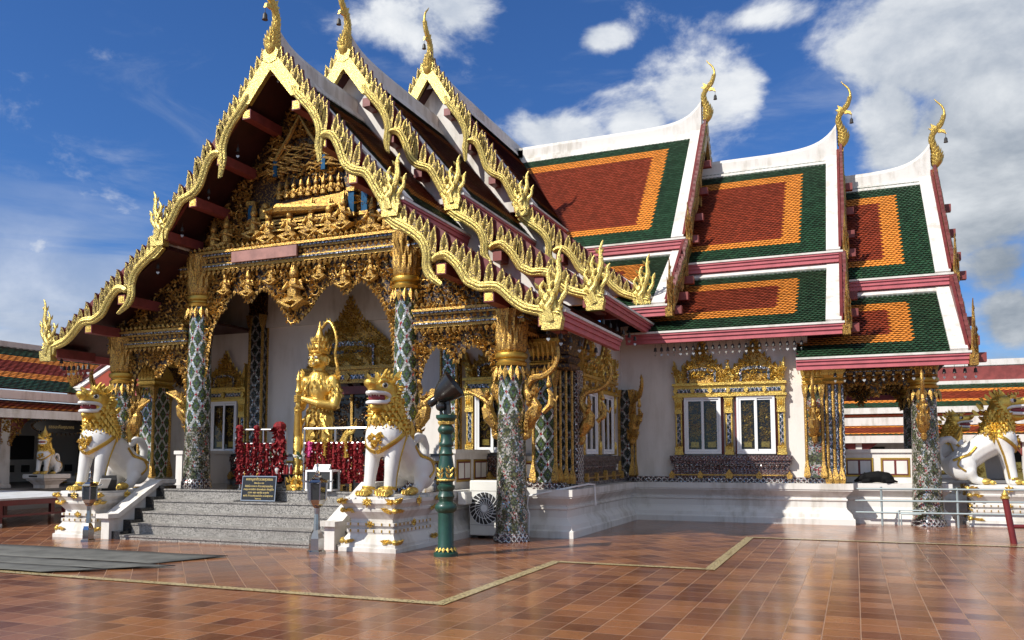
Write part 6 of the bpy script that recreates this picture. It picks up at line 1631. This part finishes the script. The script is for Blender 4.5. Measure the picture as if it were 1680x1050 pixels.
m.prism([(-1.05,0),(-.95,-.10),(-.75,-.2),(.75,-.2),(.95,-.10),(1.05,0),(.95,.10),(.75,.2),(-.75,.2),(-.95,.10)], Fh, -.03, .03); par(m.build('board', 'black', None), t)
m = MB()
for q in range(40): a = 2*math.pi*q/40; m.leaf(Fh(math.cos(a)*.98, math.sin(a)*.19, .03), (0,math.cos(a),math.sin(a)), (1,0,0), .12, .06, .03)
par(m.build('carved_rim', 'gold_dark', None), t)
text('lettering', 'ธรรมะคือคุณากร', Fh(0,-.02,.035), .14, 'signgold', t, rot=(R(90),0,R(90)), width=1.2)
# pale stage on a dark red frame before the left gallery
t = thing('low_stage', 'long pale stage on a dark red frame at the left edge', 'stage', (-19.6, 14, 0))
m = MB(); m.box(-22.4, 8, .585, -17.8, 16.4, .625); par(m.build('top', 'stage', None), t)
m = MB(); m.box(-17.90,8,.46,-17.82,16.35,.584); m.box(-22.3,16.27,.46,-17.9,16.35,.584); par(m.build('apron', 'redpost', None), t)
for y in (9.6,11.4,13.15,14.85,16.2):
    for x in (-17.88,-20.0):
        m = MB(); m.box(x-.05,y-.05,.07,x+.05,y+.05,.46); l = m.build('leg', 'redpost', None); par(l, t); m = MB(); m.box(x-.052,y-.052,0,x+.052,y+.052,.07); m.build('foot', 'white', l)
m = MB(); m.box(-17.90,8,.20,-17.86,16.3,.25); par(m.build('brace', 'redpost', None), t)
# right gallery, runs along X behind everything; d grows towards the camera
FRg = lambda a, d, z: Vector((a, 47-d, z))
RG = thing('court_gallery', 'wide gallery with stacked banded roofs behind the right porch and lions', 'building', (5, 47, 0))
X0, X1 = -9, 34
gbox(FRg, X0, X1, -2.0, -1.6, 5.25, 6.05, 'parapet', 'redbox', RG); gbox(FRg, X0, X1, -1.7, -1.2, 5.12, 5.32, 'fascia', 'white', RG)
gallery_roof(FRg, X0, 20, ((-1.2,5.14),(.6,3.92)), BN, 'upper_roof', RG, .12, .26); gbox(FRg, X0, X1, .5, .75, 3.62, 3.92, 'fascia', 'white', RG)
gallery_roof(FRg, X0, 20, ((.55,3.62),(1.0,3.42)), [(.3,1),(.8,2),(1,0)], 'middle_roof', RG, .08, .26); gbox(FRg, X0, X1, .95, 1.25, 3.0, 3.40, 'fascia', 'white', RG)
gallery_roof(FRg, X0, 20, ((1.05,3.06),(1.9,2.50)), [(.12,0),(.26,1),(.78,2),(.9,1),(1,0)], 'lower_roof', RG, .10, .26); gbox(FRg, X0, X1, 1.8, 2.05, 2.12, 2.48, 'fascia', 'white', RG)
gbox(FRg, X0, X1, -2, 1.8, 2.2, 2.25, 'ceiling', 'darkwall', RG); gbox(FRg, X0, X1, -2.2, -2.0, 0, 5, 'back_wall', 'white_wall', RG); gbox(FRg, X0, X1, -2.2, 2.0, 0, .3, 'floor_slab', 'grey', RG)
for k in range(9):
    x = -7+k*3.6; m = MB(); m.square([(.04,.3),(.04,.4),(0,.45),(-.02,2.12)], (x,45.3), 0, .16, .16); c = m.build('column', 'white', RG)
    m = MB()
    for sg in (-1,1): m.prism([(0,2.12),(.9,2.12),(.6,1.9),(.3,1.7),(.1,1.4),(0,1.4)], lambda a, b, w: Vector((x+sg*a,45.3-w,b)), -.05,.08,0)
    m.build('bracket', 'redbox', c)
for x0_, x1_ in ((-1.2,1.5),(3.2,5.4),(7.2,9.4),(10.8,12.6)): gbox(FRg, x0_, x1_, -1.99, -1.9, .9, 1.95, 'window', 'void', RG)
# pale annex roof and parapet behind the gallery
t = thing('annex_building', 'white flat roofed annex rising just behind the right gallery', 'building', (7, 52, 0))
m = MB(); m.box(2,51,0,14,56,6.3); par(m.build('wall', 'white_wall', None), t); m = MB(); m.box(1.7,50.7,6.3,14.3,56.3,6.62); par(m.build('roof_slab', 'white', None), t)
# gilded screens on a wooden bench between the lions and the gallery
M['wood'] = mat('plain_wood', (0.30,0.17,0.09), .6, fn=f_paint((0.30,0.17,0.09), .3))
t = thing('wooden_bench', 'plain wooden bench carrying gilded screens behind the large right lion', 'bench', (5.2, 28, 0))
m = MB(); m.box(2.9,27.7,.62,8.2,28.3,.72); par(m.build('top', 'wood', None), t)
for x in (3.1,5.5,8.0):
    m = MB(); m.box(x-.06,27.8,0,x+.06,28.2,.62); par(m.build('leg', 'wood', None), t)
for x, lb in ((3.35,'gilded screen seen between the legs of the large right lion'),(4.28,'gilded screen just right of the large lion\'s front leg'),(4.95,'gilded screen at the right edge of the photo')):
    m = MB(); m.prism([(-.22,0),(.22,0),(.17,.62),(-.17,.62)], lambda a, b, w: Vector((x+a, 27.95-w+b*.18, .722+b)), -.02, .02, 0)
    relief(m, [(-.15,.05),(.15,.05),(.12,.55),(-.12,.55)], lambda a, b, w: Vector((x+a, 27.95-w+b*.18, .722+b)), 120, .06, .12, 0, .03, .1, .02)
    tag(m.build('gilded_screen', 'gold', None), lb, 'screen', 'gilded screens on the bench')
